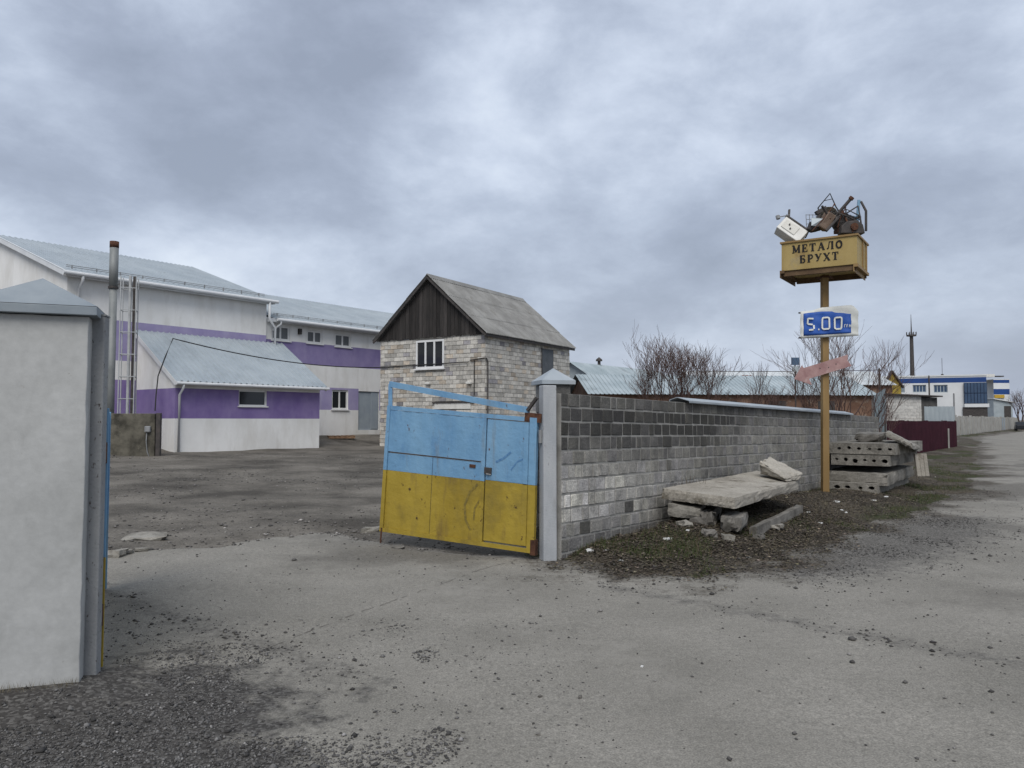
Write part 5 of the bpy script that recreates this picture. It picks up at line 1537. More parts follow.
# hollow-core slabs
def hollow(name, label, u, v, Y, L, Wd, Hh, nh, rot, tilt=0.0, mt=None, seed=0, rh_=0.3):
    """front right bottom corner at pixel (u,v) and depth Y; cores open in the front end"""
    p = at(u, v, Y)
    o = thing(name, label, 'slab', tuple(p), rot)
    o.rotation_euler = (tilt, 0, rot)
    mb = MB()
    r0 = random.Random(seed)
    j = lambda a=0.012: r0.uniform(-a, a)
    # local: x to the right across the front end, y away along the slab ; front end at y=0, x in [-Wd,0]
    n = 12
    cw = Wd / nh
    rad = Hh * rh_
    for k in range(nh):
        xr = -Wd + cw * (k + 0.5)
        xc, zc = xr + j(0.02), Hh * 0.5 + j(0.016)
        rk = rad * r0.uniform(0.6, 1.1); rz = rk * r0.uniform(0.55, 1.0)
        rect_ = []
        ring = []
        for i in range(n):
            a = 2 * math.pi * (i + 0.5) / n
            ring.append((xc + rk * math.cos(a) * r0.uniform(0.9, 1.1), 0.01 * r0.random(), zc + rz * math.sin(a) * r0.uniform(0.85, 1.1)))
            ca, sa_ = math.cos(a), math.sin(a)
            s_ = 1 / max(abs(ca) / (cw / 2), abs(sa_) / (Hh / 2))
            rect_.append((xr + ca * s_, 0.0, Hh / 2 + sa_ * s_))
        # snap the four corners
        for cxn, czn in ((1, 1), (-1, 1), (-1, -1), (1, -1)):
            tgt = (xr + cxn * cw / 2, 0.0, Hh / 2 + czn * Hh / 2)
            bi = min(range(n), key=lambda i: (rect_[i][0] - tgt[0]) ** 2 + (rect_[i][2] - tgt[2]) ** 2)
            rect_[bi] = tgt
        deep = [(x, 0.9, z) for x, _, z in ring]
        vs = rect_ + ring + deep
        fs = [(i, (i + 1) % n, n + (i + 1) % n, n + i) for i in range(n)] + [(n + i, n + (i + 1) % n, 2 * n + (i + 1) % n, 2 * n + i) for i in range(n)] + [tuple(range(2 * n, 3 * n))]
        mb.faces(vs, fs)
    # body faces, subdivided along the length with uneven edges
    ns = 10
    for k in range(ns):
        y0, y1 = L * k / ns, L * (k + 1) / ns
        a = [(-Wd, y0, 0), (0, y0, 0), (0, y0, Hh), (-Wd, y0, Hh)]
        b = [(-Wd, y1, 0), (0, y1, 0), (0, y1, Hh), (-Wd, y1, Hh)]
        mb.faces(a + b, [(0, 1, 5, 4), (1, 2, 6, 5), (2, 3, 7, 6), (3, 0, 4, 7)])
    mb.poly([(0, L, 0), (-Wd, L, 0), (-Wd, L, Hh), (0, L, Hh)])
    q = mb.build('slab_body', mt or M_CONC, o)
    return o
M_CONCM = mat('mid_concrete', (0.14, 0.13, 0.112), (0.25, 0.236, 0.208), 3.2, rough=0.95, bump=0.8, bscale=25, fine=0.4, dirt=(((0.05, 0.045, 0.037), 3.4, 0.52, 0.68, (1, 1, 1), 0.85), ((0.34, 0.32, 0.28), 4.5, 0.6, 0.72, (1, 1, 1), 0.6)))
SR = math.atan2(-0.615, 0.788)
hollow('hollow_core_slab', 'lowest hollow-core slab of the stack, its open cores near the sign pole', 878, 494, 16.9, 3.3, 1.5, 0.22, 6, SR, mt=M_CONC, seed=1, rh_=0.30)
slab_px('thick_slab', 'thick grey slab second from the bottom of the slab stack', [(826, 471, 17.9), (887.5, 474.5, 16.85), (914, 465.5, 19.7), (862, 462, 20.7)], 0.26, (12, 16, 4), 13, M_CONC, amp=0.018)
hollow('hollow_core_slab', 'hollow-core slab with broken cores, third from the bottom of the stack', 889.5, 466.5, 17.1, 3.2, 1.25, 0.235, 6, SR, mt=M_CONCM, seed=2, rh_=0.26)
hollow('hollow_core_slab', 'uppermost hollow-core slab of the stack with a row of small cores', 895.5, 455, 17.1, 3.2, 1.55, 0.25, 7, SR, mt=M_CONCM, seed=3, rh_=0.2)
slab_px('broken_slab', 'tilted broken slab lying on the very top of the slab stack', [(886, 431, 17.4), (912.5, 443.5, 17.2), (921, 447.0, 18.9), (889, 430.5, 19.3)], 0.13, (12, 6, 3), 14, M_CONC, amp=0.02)
slab_px('short_beam', 'short dark concrete beam on the stack next to the block wall', [(854, 433.5, 18.6), (879, 434.5, 18.2), (887, 432, 19.2), (860, 431.5, 19.5)], 0.19, (6, 4, 3), 15, M_CONCD, amp=0.02, cat='beam')
pl_ = at(917.5, 474.5, 18.3)
tp = thing('leaning_slab', 'small pale concrete slab leaning upright against the right of the slab stack', 'slab', tuple(pl_), math.radians(-8))
tp.rotation_euler = (math.radians(-8), 0, math.radians(12))
mb = MB(); mb.box(0, 0.335, 0, 0.06, -0.05, 0.50); mb.build('plate', M_CONCT, tp, bevel=0.012)
for k in (0.11, 0.22):
    mb = MB(); mb.box(k, k + 0.015, -0.012, -0.001, -0.03, 0.48); mb.build('rib', M_CONCT, tp)

# ------------------------------------------------------------------ bare trees
def make_tree(name, label, u, v, Y, stems, seed, hmax, spread, group=None, gen=5, ntw=3, up=0.12):
    b = at(u, v, Y)
    b.z = gz(b.x, b.y) - 0.05
    r0 = random.Random(seed)
    o = thing(name, label, 'tree', tuple(b), 0, group)
    tr, cr = MB(), MB()
    def grow(p, d, ln, r, depth):
        n = 4 if depth < 2 else 3
        pts, rs = [p.copy()], [r]
        d = d.copy()
        for i in range(n):
            d = (d + Vector((r0.uniform(-1, 1), r0.uniform(-1, 1), r0.uniform(-0.35, 0.75))) * (0.10 + 0.05 * depth)).normalized()
            p = p + d * (ln / n)
            pts.append(p.copy()); rs.append(r * (1 - 0.42 * (i + 1) / n))
        sides = 6 if depth == 0 else (5 if depth == 1 else (4 if depth == 2 else 3))
        (tr if depth == 0 else cr).tube(pts, rs, sides, cap=False)
        if depth >= gen: return
        k = ntw + (1 if depth in (1, 2, 3) else 0)
        for i in range(k):
            f_ = r0.uniform(0.35, 1.0) if i else 1.0
            idx = min(n - 1, int(f_ * n)); q = pts[idx].lerp(pts[idx + 1], f_ * n - idx) if idx < n else pts[-1]
            a = r0.uniform(0, 2 * math.pi)
            w = r0.uniform(0.35, 0.85) * spread
            side = Vector((math.cos(a), math.sin(a), r0.uniform(-0.1, 0.35)))
            nd = (d * (1 - 0.25 * w) + side * w * 0.8 + Vector((0, 0, up))).normalized()
            grow(q, nd, ln * r0.uniform(0.6, 0.88), max(r * 0.58 * (0.75 + 0.3 * (1 - f_)), 0.0052), depth + 1)
    for (dx, dy, lean, ln, rad) in stems:
        grow(Vector((dx, dy, 0)), Vector((lean[0], lean[1], 1)).normalized(), ln * hmax, rad, 0)
    tr.build('trunk', M_BARK, o, smooth=True)
    cr.build('crown', M_TWIG, o)
    return o
make_tree('bare_tree', 'bushy bare tree rising behind the wall left of the sign, densest crown', 677, 402, 26.5, [(0, 0, (0.1, 0, 1), 0.34, 0.085), (-0.05, 0.1, (-0.35, 0.1, 1), 0.34, 0.06), (0.1, 0, (0.6, -0.1, 1), 0.36, 0.055)], 4, 4.5, 0.85)
make_tree('bare_tree', 'slender bare tree just left of the bushy one behind the wall', 655, 400, 27.5, [(0, 0, (-0.05, 0, 1), 0.42, 0.05), (0, 0, (-0.28, 0.05, 1), 0.42, 0.035)], 9, 4.1, 0.65, gen=4)
make_tree('bare_tree', 'wide spreading bare shrub tree behind the wall around the sign pole', 836, 413, 25.5, [(0, 0, (-0.25, 0, 1), 0.42, 0.06), (0.1, 0, (0.35, 0.1, 1), 0.40, 0.055), (-0.1, 0, (-0.65, -0.1, 1), 0.36, 0.045), (0.1, 0, (0.6, 0.1, 1), 0.34, 0.04), (0, 0.1, (0.05, 0, 1), 0.46, 0.05)], 15, 4.7, 0.9, gen=4)
make_tree('bare_tree', 'thin many-stemmed bare shrub behind the wall coping', 757, 407, 27.0, [(0, 0, (-0.1, 0, 1), 0.4, 0.035), (0.1, 0, (0.2, 0, 1), 0.42, 0.035), (0.2, 0, (0.45, 0, 1), 0.4, 0.03), (-0.2, 0, (-0.45, 0, 1), 0.4, 0.03)], 22, 2.8, 0.7, gen=4)
make_tree('bare_tree', 'twiggy bare tree behind the wall right of the sign pole', 878, 414, 30.0, [(0, 0, (0.1, 0, 1), 0.42, 0.05), (-0.1, 0, (-0.4, 0, 1), 0.38, 0.045), (0, 0, (0.6, 0, 1), 0.36, 0.035)], 27, 2.6, 0.6, gen=4, ntw=2)
make_tree('bare_tree', 'distant bare tree at the far right end of the road', 1022, 428, 120, [(0, 0, (0.1, 0, 1), 0.42, 0.2), (0, 0, (-0.4, 0, 1), 0.4, 0.15), (0, 0, (0.5, 0, 1), 0.4, 0.15)], 33, 5.5, 0.9, gen=4)

# ------------------------------------------------------------------ buildings behind the wall
def gabled(name, label, cat, org, rotz, L, W, eave, ridge, mwall, mroof, nsh, base_z=0.0, ribs=5, rh2=0.03, over=0.25, gable_m=None):
    """box with a gable roof: ridge along local x, front eave at y=0"""
    o = thing(name, label, cat, (org.x, org.y, base_z), rotz)
    e_, r_ = eave - base_z, ridge - base_z
    mb = MB(); mb.poly([(0, 0, -0.2), (L, 0, -0.2), (L, 0, e_), (0, 0, e_)]); mb.build('front_wall', mwall, o)
    mb = MB(); mb.poly([(0, W, -0.2), (0, W, e_), (L, W, e_), (L, W, -0.2)]); mb.build('rear_wall', mwall, o)
    mb = MB(); mb.poly([(0, 0, -0.2), (0, 0, e_), (0, W / 2, r_ - 0.05), (0, W, e_), (0, W, -0.2)]); mb.build('gable_wall', gable_m or mwall, o)
    mb = MB(); mb.poly([(L, 0, -0.2), (L, W, -0.2), (L, W, e_), (L, W / 2, r_ - 0.05), (L, 0, e_)]); mb.build('gable_wall', gable_m or mwall, o)
    s_ = (r_ - e_) / (W / 2)
    roof_sheets(o, 'roof_sheet', (-over, -over, e_ - over * s_ + 0.05), (L + over, -over, e_ - over * s_ + 0.05), (-over, W / 2, r_ + 0.05), (L + over, W / 2, r_ + 0.05), nsh, mroof, ribs, rh2)
    roof_sheets(o, 'roof_sheet', (-over, W + over, e_ - over * s_ + 0.05), (L + over, W + over, e_ - over * s_ + 0.05), (-over, W / 2 + 0.01, r_ + 0.05), (L + over, W / 2 + 0.01, r_ + 0.05), nsh, mroof, ribs, rh2)
    return o
M_OLDROOF = mat('old_metal_roof', (0.24, 0.29, 0.31), (0.35, 0.40, 0.42), 0.6, rough=0.6, bump=0.05,
                dirt=(((0.17, 0.19, 0.2), 0.9, 0.55, 0.7, (1, 1, 1), 0.7),))
M_PALEROOF = mat('pale_sheet_roof', (0.42, 0.45, 0.46), (0.55, 0.57, 0.57), 0.7, rough=0.6, bump=0.05,
                 dirt=(((0.28, 0.29, 0.29), 0.8, 0.55, 0.7, (1, 1, 1), 0.6),))
# metal hall: ridge runs away from the viewer
rs_ = at(572, 362, 47.0)
hl = thing('metal_hall', 'grey metal-clad hall roof showing between the block house and the trees', 'building', (rs_.x, rs_.y, 0.2), ROT)
hr_ = rs_.z - 0.2
he_ = zpx(386, 45.5) - 0.2
HL, HWd = 11.5, 2.45
mb = MB(); mb.poly([(0, -HWd, -0.2), (0, -HWd, he_), (0, 0, hr_ - 0.06), (0, HWd, he_), (0, HWd, -0.2)]); mb.build('gable_wall', M_STEEL, hl)
mb = MB(); mb.poly([(0, -HWd, -0.2), (HL, -HWd, -0.2), (HL, -HWd, he_), (0, -HWd, he_)]); mb.build('side_wall', M_STEEL, hl)
mb = MB(); mb.poly([(HL, -HWd, -0.2), (HL, HWd, -0.2), (HL, HWd, he_), (HL, 0, hr_ - 0.06), (HL, -HWd, he_)]); mb.build('gable_wall', M_STEEL, hl)
sh_ = (hr_ - he_) / HWd
roof_sheets(hl, 'roof_sheet', (-0.3, -HWd - 0.3, he_ - 0.3 * sh_), (HL + 0.3, -HWd - 0.3, he_ - 0.3 * sh_), (-0.3, 0, hr_), (HL + 0.3, 0, hr_), 9, M_OLDROOF)
roof_sheets(hl, 'roof_sheet', (-0.3, HWd + 0.3, he_ - 0.3 * sh_), (HL + 0.3, HWd + 0.3, he_ - 0.3 * sh_), (-0.3, 0.01, hr_), (HL + 0.3, 0.01, hr_), 9, M_OLDROOF)
mb = MB(); mb.tube([(3.2, 0, hr_), (3.2, 0, hr_ + 0.25)], 0.1, 8); vt = mb.build('ridge_vent', M_DARK, hl)
mb = MB(); mb.tube([(3.2, 0, hr_ + 0.25), (3.2, 0, hr_ + 0.36), (3.2, 0, hr_ + 0.5)], [0.22, 0.2, 0.03], 10); mb.build('vent_cowl', M_DARK, vt)
# long brick shed
shp = at(592, 420, 36.5); she = at(872, 420, 38.5)
shv = she - shp; shv.z = 0
shed = gabled('brick_shed', 'long low brick shed with grey sheet roof behind the boundary wall', 'shed', shp, math.atan2(shv.y, shv.x), shv.length, 5.0, zpx(393.5, 37), zpx(376, 39.5), M_BRICK, M_OLDROOF, 14, 0.15)
for k in range(5):
    x_ = 1.2 + k * 2.6
    mb = MB(); mb.box(x_, x_ + 0.9, -0.03, -0.003, 1.6, 2.5); mb.build('window', M_DARK, shed)
M_ROOFP = M_PALEROOF
b2p = at(700, 420, 52); b2e = at(893, 420, 53)
b2v = b2e - b2p; b2v.z = 0
roof2 = gabled('pale_roofed_shed', 'shed with pale sheet roof rising behind the brick shed', 'shed', b2p, math.atan2(b2v.y, b2v.x), b2v.length, 6.0, zpx(384, 52), zpx(371.5, 55), M_BRICK, M_ROOFP, 12, 0.2)
chp = at(746, 384, 49.9)
mb = MB(); mb.hexa([(-0.3, -0.25, -2.6), (0.3, -0.25, -2.6), (0.3, 0.25, -2.6), (-0.3, 0.25, -2.6), (-0.24, -0.2, 0.5), (0.24, -0.2, 0.5), (0.24, 0.2, 0.5), (-0.24, 0.2, 0.5)])
chm = thing('brick_chimney', 'small red brick chimney standing before the pale shed roof', 'chimney', tuple(chp))
mb.build('stack', mat('chimney_brick', (0.19, 0.07, 0.045), (0.25, 0.1, 0.06), 3, rough=0.9), chm)
mb = MB(); mb.box(-0.29, 0.29, -0.25, 0.25, 0.501, 0.57); mb.build('crown', MATS['chimney_brick'], chm)
bbp = at(796, 420, 31.5)
bb = thing('blue_sign', 'small dark blue board on a thin pole behind the pink arrow', 'sign', (bbp.x, bbp.y, 0.2))
mb = MB(); mb.tube([(0, 0, -0.1), (0, 0, zpx(360, 31.5) - 0.2)], 0.03, 6); mb.build('pole', M_DARK, bb)
mb = MB(); mb.box(-0.17, 0.17, -0.05, -0.031, zpx(365, 31.5) - 0.2, zpx(357.5, 31.5) - 0.2); mb.build('board', mat('slate_blue', (0.05, 0.09, 0.15), (0.07, 0.115, 0.18), 4, rough=0.6), bb)
mb = MB(); mb.box(-0.14, 0.14, -0.052, -0.033, zpx(372, 31.5) - 0.2, zpx(366.2, 31.5) - 0.2); mb.build('lower_board', M_STEEL, bb)
# yellow gabled house
yh = at(885, 420, 46.0)
yv = Vector((0.85, -0.15, 0))
mat('mustard_board', (0.25, 0.18, 0.03), (0.38, 0.28, 0.06), 3, rough=0.9, stretch=(1, 1, 0.3), dirt=(((0.1, 0.075, 0.02), 3, 0.55, 0.7, (1, 1, 0.4), 0.7),))
yg = thing('yellow_gable', 'mustard yellow wooden gable with dark verge boards left of the blue-banded building', 'gable', (at(889.5, 420, 58).x, 58.0, 0.2), math.radians(10))
e_ = zpx(386, 58) - 0.2; b_ = 0; a_ = zpx(371.5, 58) - 0.2
mb = MB(); mb.prism([(-0.35, 0), (1.05, 0), (1.05, e_), (0.25, a_), (-0.35, e_ + 0.2)], 1, 0, 0.15); mb.build('boarding', MATS['mustard_board'], yg)
mb = MB(); mb.bar((0.25, -0.05, a_ + 0.06), (1.2, -0.05, e_ - 0.12), 0.2, 0.1); mb.build('verge_board', M_DARK, yg)
mb = MB(); mb.bar((0.25, -0.05, a_ + 0.06), (-0.5, -0.05, e_ - 0.15), 0.2, 0.1); mb.build('verge_board', M_DARK, yg)
# steel sheet screen right of the shed
sp_ = at(880.5, 420, 34.0)
scr = thing('steel_screen', 'blue-grey steel sheet screen between the brick shed and the white blockhouse', 'screen', (sp_.x, sp_.y, 0.1), 0.1)
zz0, zz1 = zpx(413, 34) - 0.1, zpx(388, 34) - 0.1
for k in range(3):
    mb = MB(); mb.prism([(-0.27 + k * 0.18, -0.3), (-0.095 + k * 0.18, -0.3), (-0.095 + k * 0.18, zz1 - 0.25 + 0.12 * k), (-0.27 + k * 0.18, zz1 - 0.35 + 0.12 * k)], 1, 0.0, 0.02); mb.build('sheet', mat('blue_steel', (0.13, 0.17, 0.19), (0.18, 0.22, 0.24), 2, rough=0.55), scr)
# white block outbuilding
op = at(887, 420, 48.0)
outb = thing('white_outbuilding', 'small white block outbuilding with flat dark roof behind the maroon fence', 'building', (op.x, op.y, 0.1), math.radians(6))
OW, OH = (at(924, 420, 48).x - op.x), zpx(395, 48) - 0.1
mb = MB(); mb.box(0.01, OW - 0.01, 0.012, 3.5, -0.1, OH); mb.build('mortar_core', M_MORTAR, outb)
ob = MB(); z = 0.9; k = 0
while z < OH - 0.05:
    x = -(0.2 if k % 2 else 0)
    while x < OW:
        a0, a1 = max(0, x), min(OW, x + 0.4); x += 0.4
        if a1 - a0 < 0.06: continue
        b = rh.uniform(0.44, 0.56); ob.col = (b, b * 0.98, b * 0.93)
        ob.box(a0 + 0.006, a1 - 0.006, -rh.uniform(0, 0.015), 0.1, z + 0.006, min(z + 0.2, OH) - 0.006)
    z += 0.2; k += 1
ob.build('block_courses', M_BLOCKH, outb, kind='stuff')
mb = MB(); mb.hexa([(-0.2, -0.25, OH + 0.02), (OW + 1.3, -0.25, OH - 0.12), (OW + 1.3, 3.7, OH - 0.12), (-0.2, 3.7, OH + 0.02), (-0.2, -0.25, OH + 0.1), (OW + 1.3, -0.25, OH - 0.04), (OW + 1.3, 3.7, OH - 0.04), (-0.2, 3.7, OH + 0.1)])
mb.build('roof_slab', M_DARK, outb)
mb = MB(); mb.box(OW + 0.001, OW + 1.15, 0.1, 3.2, -0.1, OH - 0.15); mb.build('timber_lean_to', mat('grey_timber', (0.06, 0.058, 0.055), (0.11, 0.105, 0.1), 4, rough=0.9), outb)
# maroon fence: ribbed sheets one by one along the road
f0, f1 = Vector((16.05, 32.6, 0)), Vector((27.9, 47.8, 0))
fv = f1 - f0
fen = thing('maroon_fence', 'dark maroon ribbed sheet fence beyond the end of the block wall', 'fence', (f0.x, f0.y, 0.0), math.atan2(fv.y, fv.x))
FL = fv.length
ft0, ft1 = zpx(420.8, 32.6), zpx(421.2, 47.8)
nsh = 16
def ribbed(o, x0, x1, zb, zt, mt, name='sheet', n=6, d=0.02, y=0.0):
    mb = MB(); pr = []
    for k in range(n):
        for f_, dd in ((0, 0), (0.5, 0), (0.58, -d), (0.92, -d)):
            pr.append((x0 + (x1 - x0) * (k + f_) / n, dd))
    pr.append((x1 - 0.004, 0))
    m = len(pr)
    vs = [(x, y + q, zb) for x, q in pr] + [(x, y + q, zt) for x, q in pr] + [(x, y + q + 0.006, zb) for x, q in pr] + [(x, y + q + 0.006, zt) for x, q in pr]
    fs = []
    for i in range(m - 1):
        fs += [(i, i + 1, m + i + 1, m + i), (2 * m + i, 3 * m + i, 3 * m + i + 1, 2 * m + i + 1), (m + i, m + i + 1, 3 * m + i + 1, 3 * m + i)]
    mb.faces(vs, fs)
    return mb.build(name, mt, o)
for k in range(nsh):
    zt = ft0 + (ft1 - ft0) * k / nsh + (0.03 if k % 5 == 2 else 0)
    ribbed(fen, FL * k / nsh, FL * (k + 1) / nsh, -0.05, zt, M_MAROON)
for k in range(5):
    mb = MB(); mb.box(FL * k / 4 - 0.03, FL * k / 4 + 0.03, 0.03, 0.09, -0.1, ft0 + 0.02); mb.build('post', M_DARK, fen)
mb = MB(); mb.box(FL - 3.6, FL - 3.45, -0.1, -0.04, 0.0, 1.2); mb.build('pale_post', M_CFENCE, fen)
# pale steel sheets standing behind the maroon fence
g0 = at(924.5, 420, 41.5); g1 = at(954.5, 420, 49.0)
gv = g1 - g0; gv.z = 0
gf = thing('steel_fence', 'pale steel sheet fence showing above the maroon fence', 'fence', (g0.x, g0.y, 0.0), math.atan2(gv.y, gv.x))
for k in range(7):
    ribbed(gf, gv.length * k / 7, gv.length * (k + 1) / 7, 0.0, zpx(407, 43.5) - 0.0 + k * 0.02, M_STEEL)
for u_, v0_, Y_, nm, lb in ((954.5, 394, 51, 'thin_post', 'thin grey post at the right end of the pale steel fence'), (930, 376, 56, 'utility_pole', 'thin dark utility pole before the blue-banded building'), (880.5, 369, 40, 'utility_pole', 'thin dark pole behind the brick shed near the yellow gable')):
    q = at(u_, 420, Y_)
    o = thing(nm, lb, 'pole', (q.x, q.y, 0.0))
    mb = MB(); mb.tube([(0, 0, -0.1), (0, 0, zpx(v0_, Y_))], [0.07, 0.05], 8); mb.build('shaft', M_DARK if nm != 'thin_post' else M_POST, o)
    mb = MB(); mb.tube([(0, 0, zpx(v0_, Y_)), (0, 0, zpx(v0_, Y_) + 0.05)], [0.055, 0.02], 8); mb.build('tip', M_DARK, o)
# concrete panel fence further along
q0, q1 = Vector((43.1, 74.0, 0)), Vector((91.7, 138.0, 0))
qv = q1 - q0
cf = thing('concrete_fence', 'pale concrete panel fence running along the far road', 'fence', (q0.x, q0.y, 0.0), math.atan2(qv.y, qv.x))
QL = qv.length
npn = 27
for k in range(npn):
    a0, a1 = QL * k / npn, QL * (k + 1) / npn
    mb = MB(); mb.box(a0 + 0.13, a1 - 0.13, -0.05, 0.05, -0.1, 2.0 + 0.03 * ((k * 7) % 3))
    for j in range(4):
        mb.box(a0 + 0.3 + j * (a1 - a0 - 0.5) / 4, a0 + 0.3 + (j + 0.8) * (a1 - a0 - 0.5) / 4, -0.08, -0.0505, 0.25, 1.75)
    mb.build('panel', M_CFENCE if k not in (16, 17) else M_DOORG, cf)
    mb = MB(); mb.box(a0 - 0.12, a0 + 0.12, -0.12, 0.12, -0.1, 2.12 if k % 4 else 2.2); mb.build('post', M_CFENCE, cf)
# blue-banded white building
bp = at(893, 420, 116); be = at(987.5, 420, 111)
bv = be - bp; bv.z = 0
bbld = thing('office_building', 'white two-storey building with deep blue roof band and glazed corner', 'building', (bp.x, bp.y, 0.0), math.atan2(bv.y, bv.x))
BL = bv.length
zt = zpx(376.5, 113.5)
def bu(u): return on_plane(bbld, u, 400)[0]
def bzv(v, u=945): return on_plane(bbld, u, v)[1]
wrs = [(bu(899.5), bu(905), bzv(392), bzv(384.5)), (bu(913), bu(926.5), bzv(392), bzv(384.5)), (bu(934), bu(948), bzv(392.5), bzv(384.8))]
facade(bbld, 'front_wall', -6, BL, -0.2, zt, 0, wrs, [(-6, BL, bzv(382.8), bzv(377.8), 1)], [M_WHITE, M_BAND], depth=0.3)
for w_ in wrs: window(bbld, *w_, 0.1, 4, 0.1, sill=False, mframe=M_STEEL, mglass=mat('blue_glass', (0.03, 0.055, 0.10), (0.045, 0.08, 0.14), 0.6, rough=0.12, bump=0.0, spec=0.5))
mb = MB(); mb.poly([(BL, 0, -0.2), (BL, 9, -0.2), (BL, 9, zt), (BL, 0, zt)]); mb.build('side_wall', M_STEEL, bbld)
mb = MB(); mb.box(-6, BL + 0.1, -0.1, 9, zt + 0.002, zt + 0.2); mb.build('parapet', M_WHITE, bbld)
# glazed corner bay
gx0, gx1 = bu(964), bu(987)
gz0, gz1 = bzv(404), bzv(383.2)
mb = MB(); mb.box(gx0, gx1 + 0.2, -0.5, -0.05, gz0 - 0.5, gz0); bay = mb.build('glazed_bay', M_WHITE, bbld)
nv_ = 7
for k in range(nv_):
    for j in range(2):
        a0, a1 = gx0 + (gx1 - gx0) * k / nv_, gx0 + (gx1 - gx0) * (k + 1) / nv_
        c0_, c1_ = gz0 + (gz1 - gz0) * j / 2, gz0 + (gz1 - gz0) * (j + 1) / 2
        mb = MB(); mb.box(a0 + 0.04, a1 - 0.04, -0.46, -0.4, c0_ + 0.05, c1_ - 0.05); mb.build('pane', mat('blue_glass', (0.03, 0.055, 0.10), (0.045, 0.08, 0.14), 0.6, rough=0.12, bump=0.0, spec=0.5), bay)
mb = MB(); mb.box(gx0, gx1, -0.38, -0.05, gz0 + 0.01, gz1); mb.build('mullion_core', mat('navy_frame', (0.015, 0.03, 0.07), None, rough=0.5, bump=0.0), bay)
mb = MB(); mb.box(gx0 - 0.2, gx1, -0.3, -0.01, -0.1, gz0 - 0.51); mb.build('dark_ground_floor', M_DARK, bbld)
# side wing of it, further along the road
wp_ = at(994.5, 420, 142); we_ = at(1010.5, 420, 142)
sw = thing('striped_building', 'narrow white building with two blue bands past the blue-roofed building', 'building', (wp_.x, wp_.y, 0.0), 0)
SWL = we_.x - wp_.x
def swz(v): return zpx(v, 142)
facade(sw, 'front_wall', 0, SWL, -0.2, swz(379.5), 0, [], [(0, SWL, swz(383), swz(379.8), 1), (0, SWL, swz(394.5), swz(389), 1)], [M_WHITE, M_BAND])
mb = MB(); mb.poly([(SWL, 0, -0.2), (SWL, 8, -0.2), (SWL, 8, swz(379.5)), (SWL, 0, swz(379.5))]); mb.build('side_wall', M_WHITE, sw)
mb = MB(); mb.box(0, SWL, 0, 8, swz(379.5) + 0.002, swz(379.0)); mb.build('roof_slab', M_WHITE, sw)
mb = MB(); mb.box(0.05, SWL * 0.62, -0.25, -0.05, swz(398), swz(394.8)); mb.build('yellow_sign', mat('sign_yellow', (0.42, 0.26, 0.03), (0.48, 0.31, 0.04), 1, rough=0.5, bump=0), sw)
lsp = at(994, 420, 136)
ls_ = thing('grey_lean_to', 'grey metal lean-to below the yellow sign of the striped building', 'building', (lsp.x, lsp.y, 0.0), 0)
LSW = at(1013, 420, 136).x - lsp.x
mb = MB(); mb.prism([(0, -0.1), (LSW, -0.1), (LSW, zpx(403, 136)), (0, zpx(399, 136))], 1, 0, 3); mb.build('wall', M_STEEL, ls_)
mb = MB(); mb.prism([(-0.2, zpx(399, 136)), (LSW + 0.4, zpx(403, 136)), (LSW + 0.4, zpx(402.2, 136)), (-0.2, zpx(398.2, 136))], 1, -0.4, 3.2); mb.build('roof', M_WHITE, ls_)
mb = MB(); mb.box(LSW * 0.55, LSW * 0.9, -0.08, -0.002, 0, zpx(406, 136)); mb.build('door', M_DARK, ls_)
for u_ in (0.14,):
    mb = MB(); mb.box(0.3, 1.2, -0.06, -0.002, 1.2, 2.2); mb.build('window', M_GLASS, ls_)
# rooftop plant
rp_ = at(988, 376.5, 116)
rt = thing('rooftop_unit', 'pale plant box on the roof corner of the blue-banded building', 'plant box', tuple(rp_))
mb = MB(); mb.box(-0.8, 0.7, -0.5, 0.5, -0.1, 0.34); mb.build('casing', M_ENAMEL, rt)
mb = MB(); mb.box(0.7, 2.2, -0.4, 0.4, -0.06, 0.1); mb.build('duct', M_DARK, rt)
# telecom mast
tp_ = at(913.5, 420, 125)
tm = thing('telecom_mast', 'tall dark mast with a platform and whip aerial on the horizon', 'mast', (tp_.x, tp_.y, 0.0))
mb = MB(); mb.tube([(0, 0, 0), (0, 0, zpx(336, 125))], [0.45, 0.27], 10); mb.build('shaft', M_DARK, tm)
mb = MB(); mb.tube([(0, 0, zpx(336, 125)), (0, 0, zpx(334.6, 125))], 0.75, 10); pf = mb.build('platform', M_DARK, tm)
for k in range(8):
    a = 2 * math.pi * k / 8
    mb = MB(); mb.tube([(0.75 * math.cos(a), 0.75 * math.sin(a), zpx(334.8, 125)), (0.75 * math.cos(a), 0.75 * math.sin(a), zpx(331.8, 125))], 0.06, 5); mb.build('rail_post', M_DARK, pf)
mb = MB(); mb.tube([(0, 0, zpx(334.6, 125)), (0, 0, zpx(326, 125)), (0, 0, zpx(314, 125))], [0.13, 0.08, 0.03], 8); mb.build('aerial', M_DARK, tm)
tq = at(943.5, 420, 130)
tm2 = thing('thin_mast', 'very thin distant aerial above the blue-banded roof', 'mast', (tq.x, tq.y, 0.0))
mb = MB(); mb.tube([(0, 0, 0), (0, 0, zpx(358, 130))], 0.035, 6); mb.build('rod', M_DARK, tm2)
mb = MB(); mb.tube([(0, 0, zpx(376, 130)), (0, 0, zpx(374, 130))], 0.2, 6); mb.build('bracket', M_DARK, tm2)
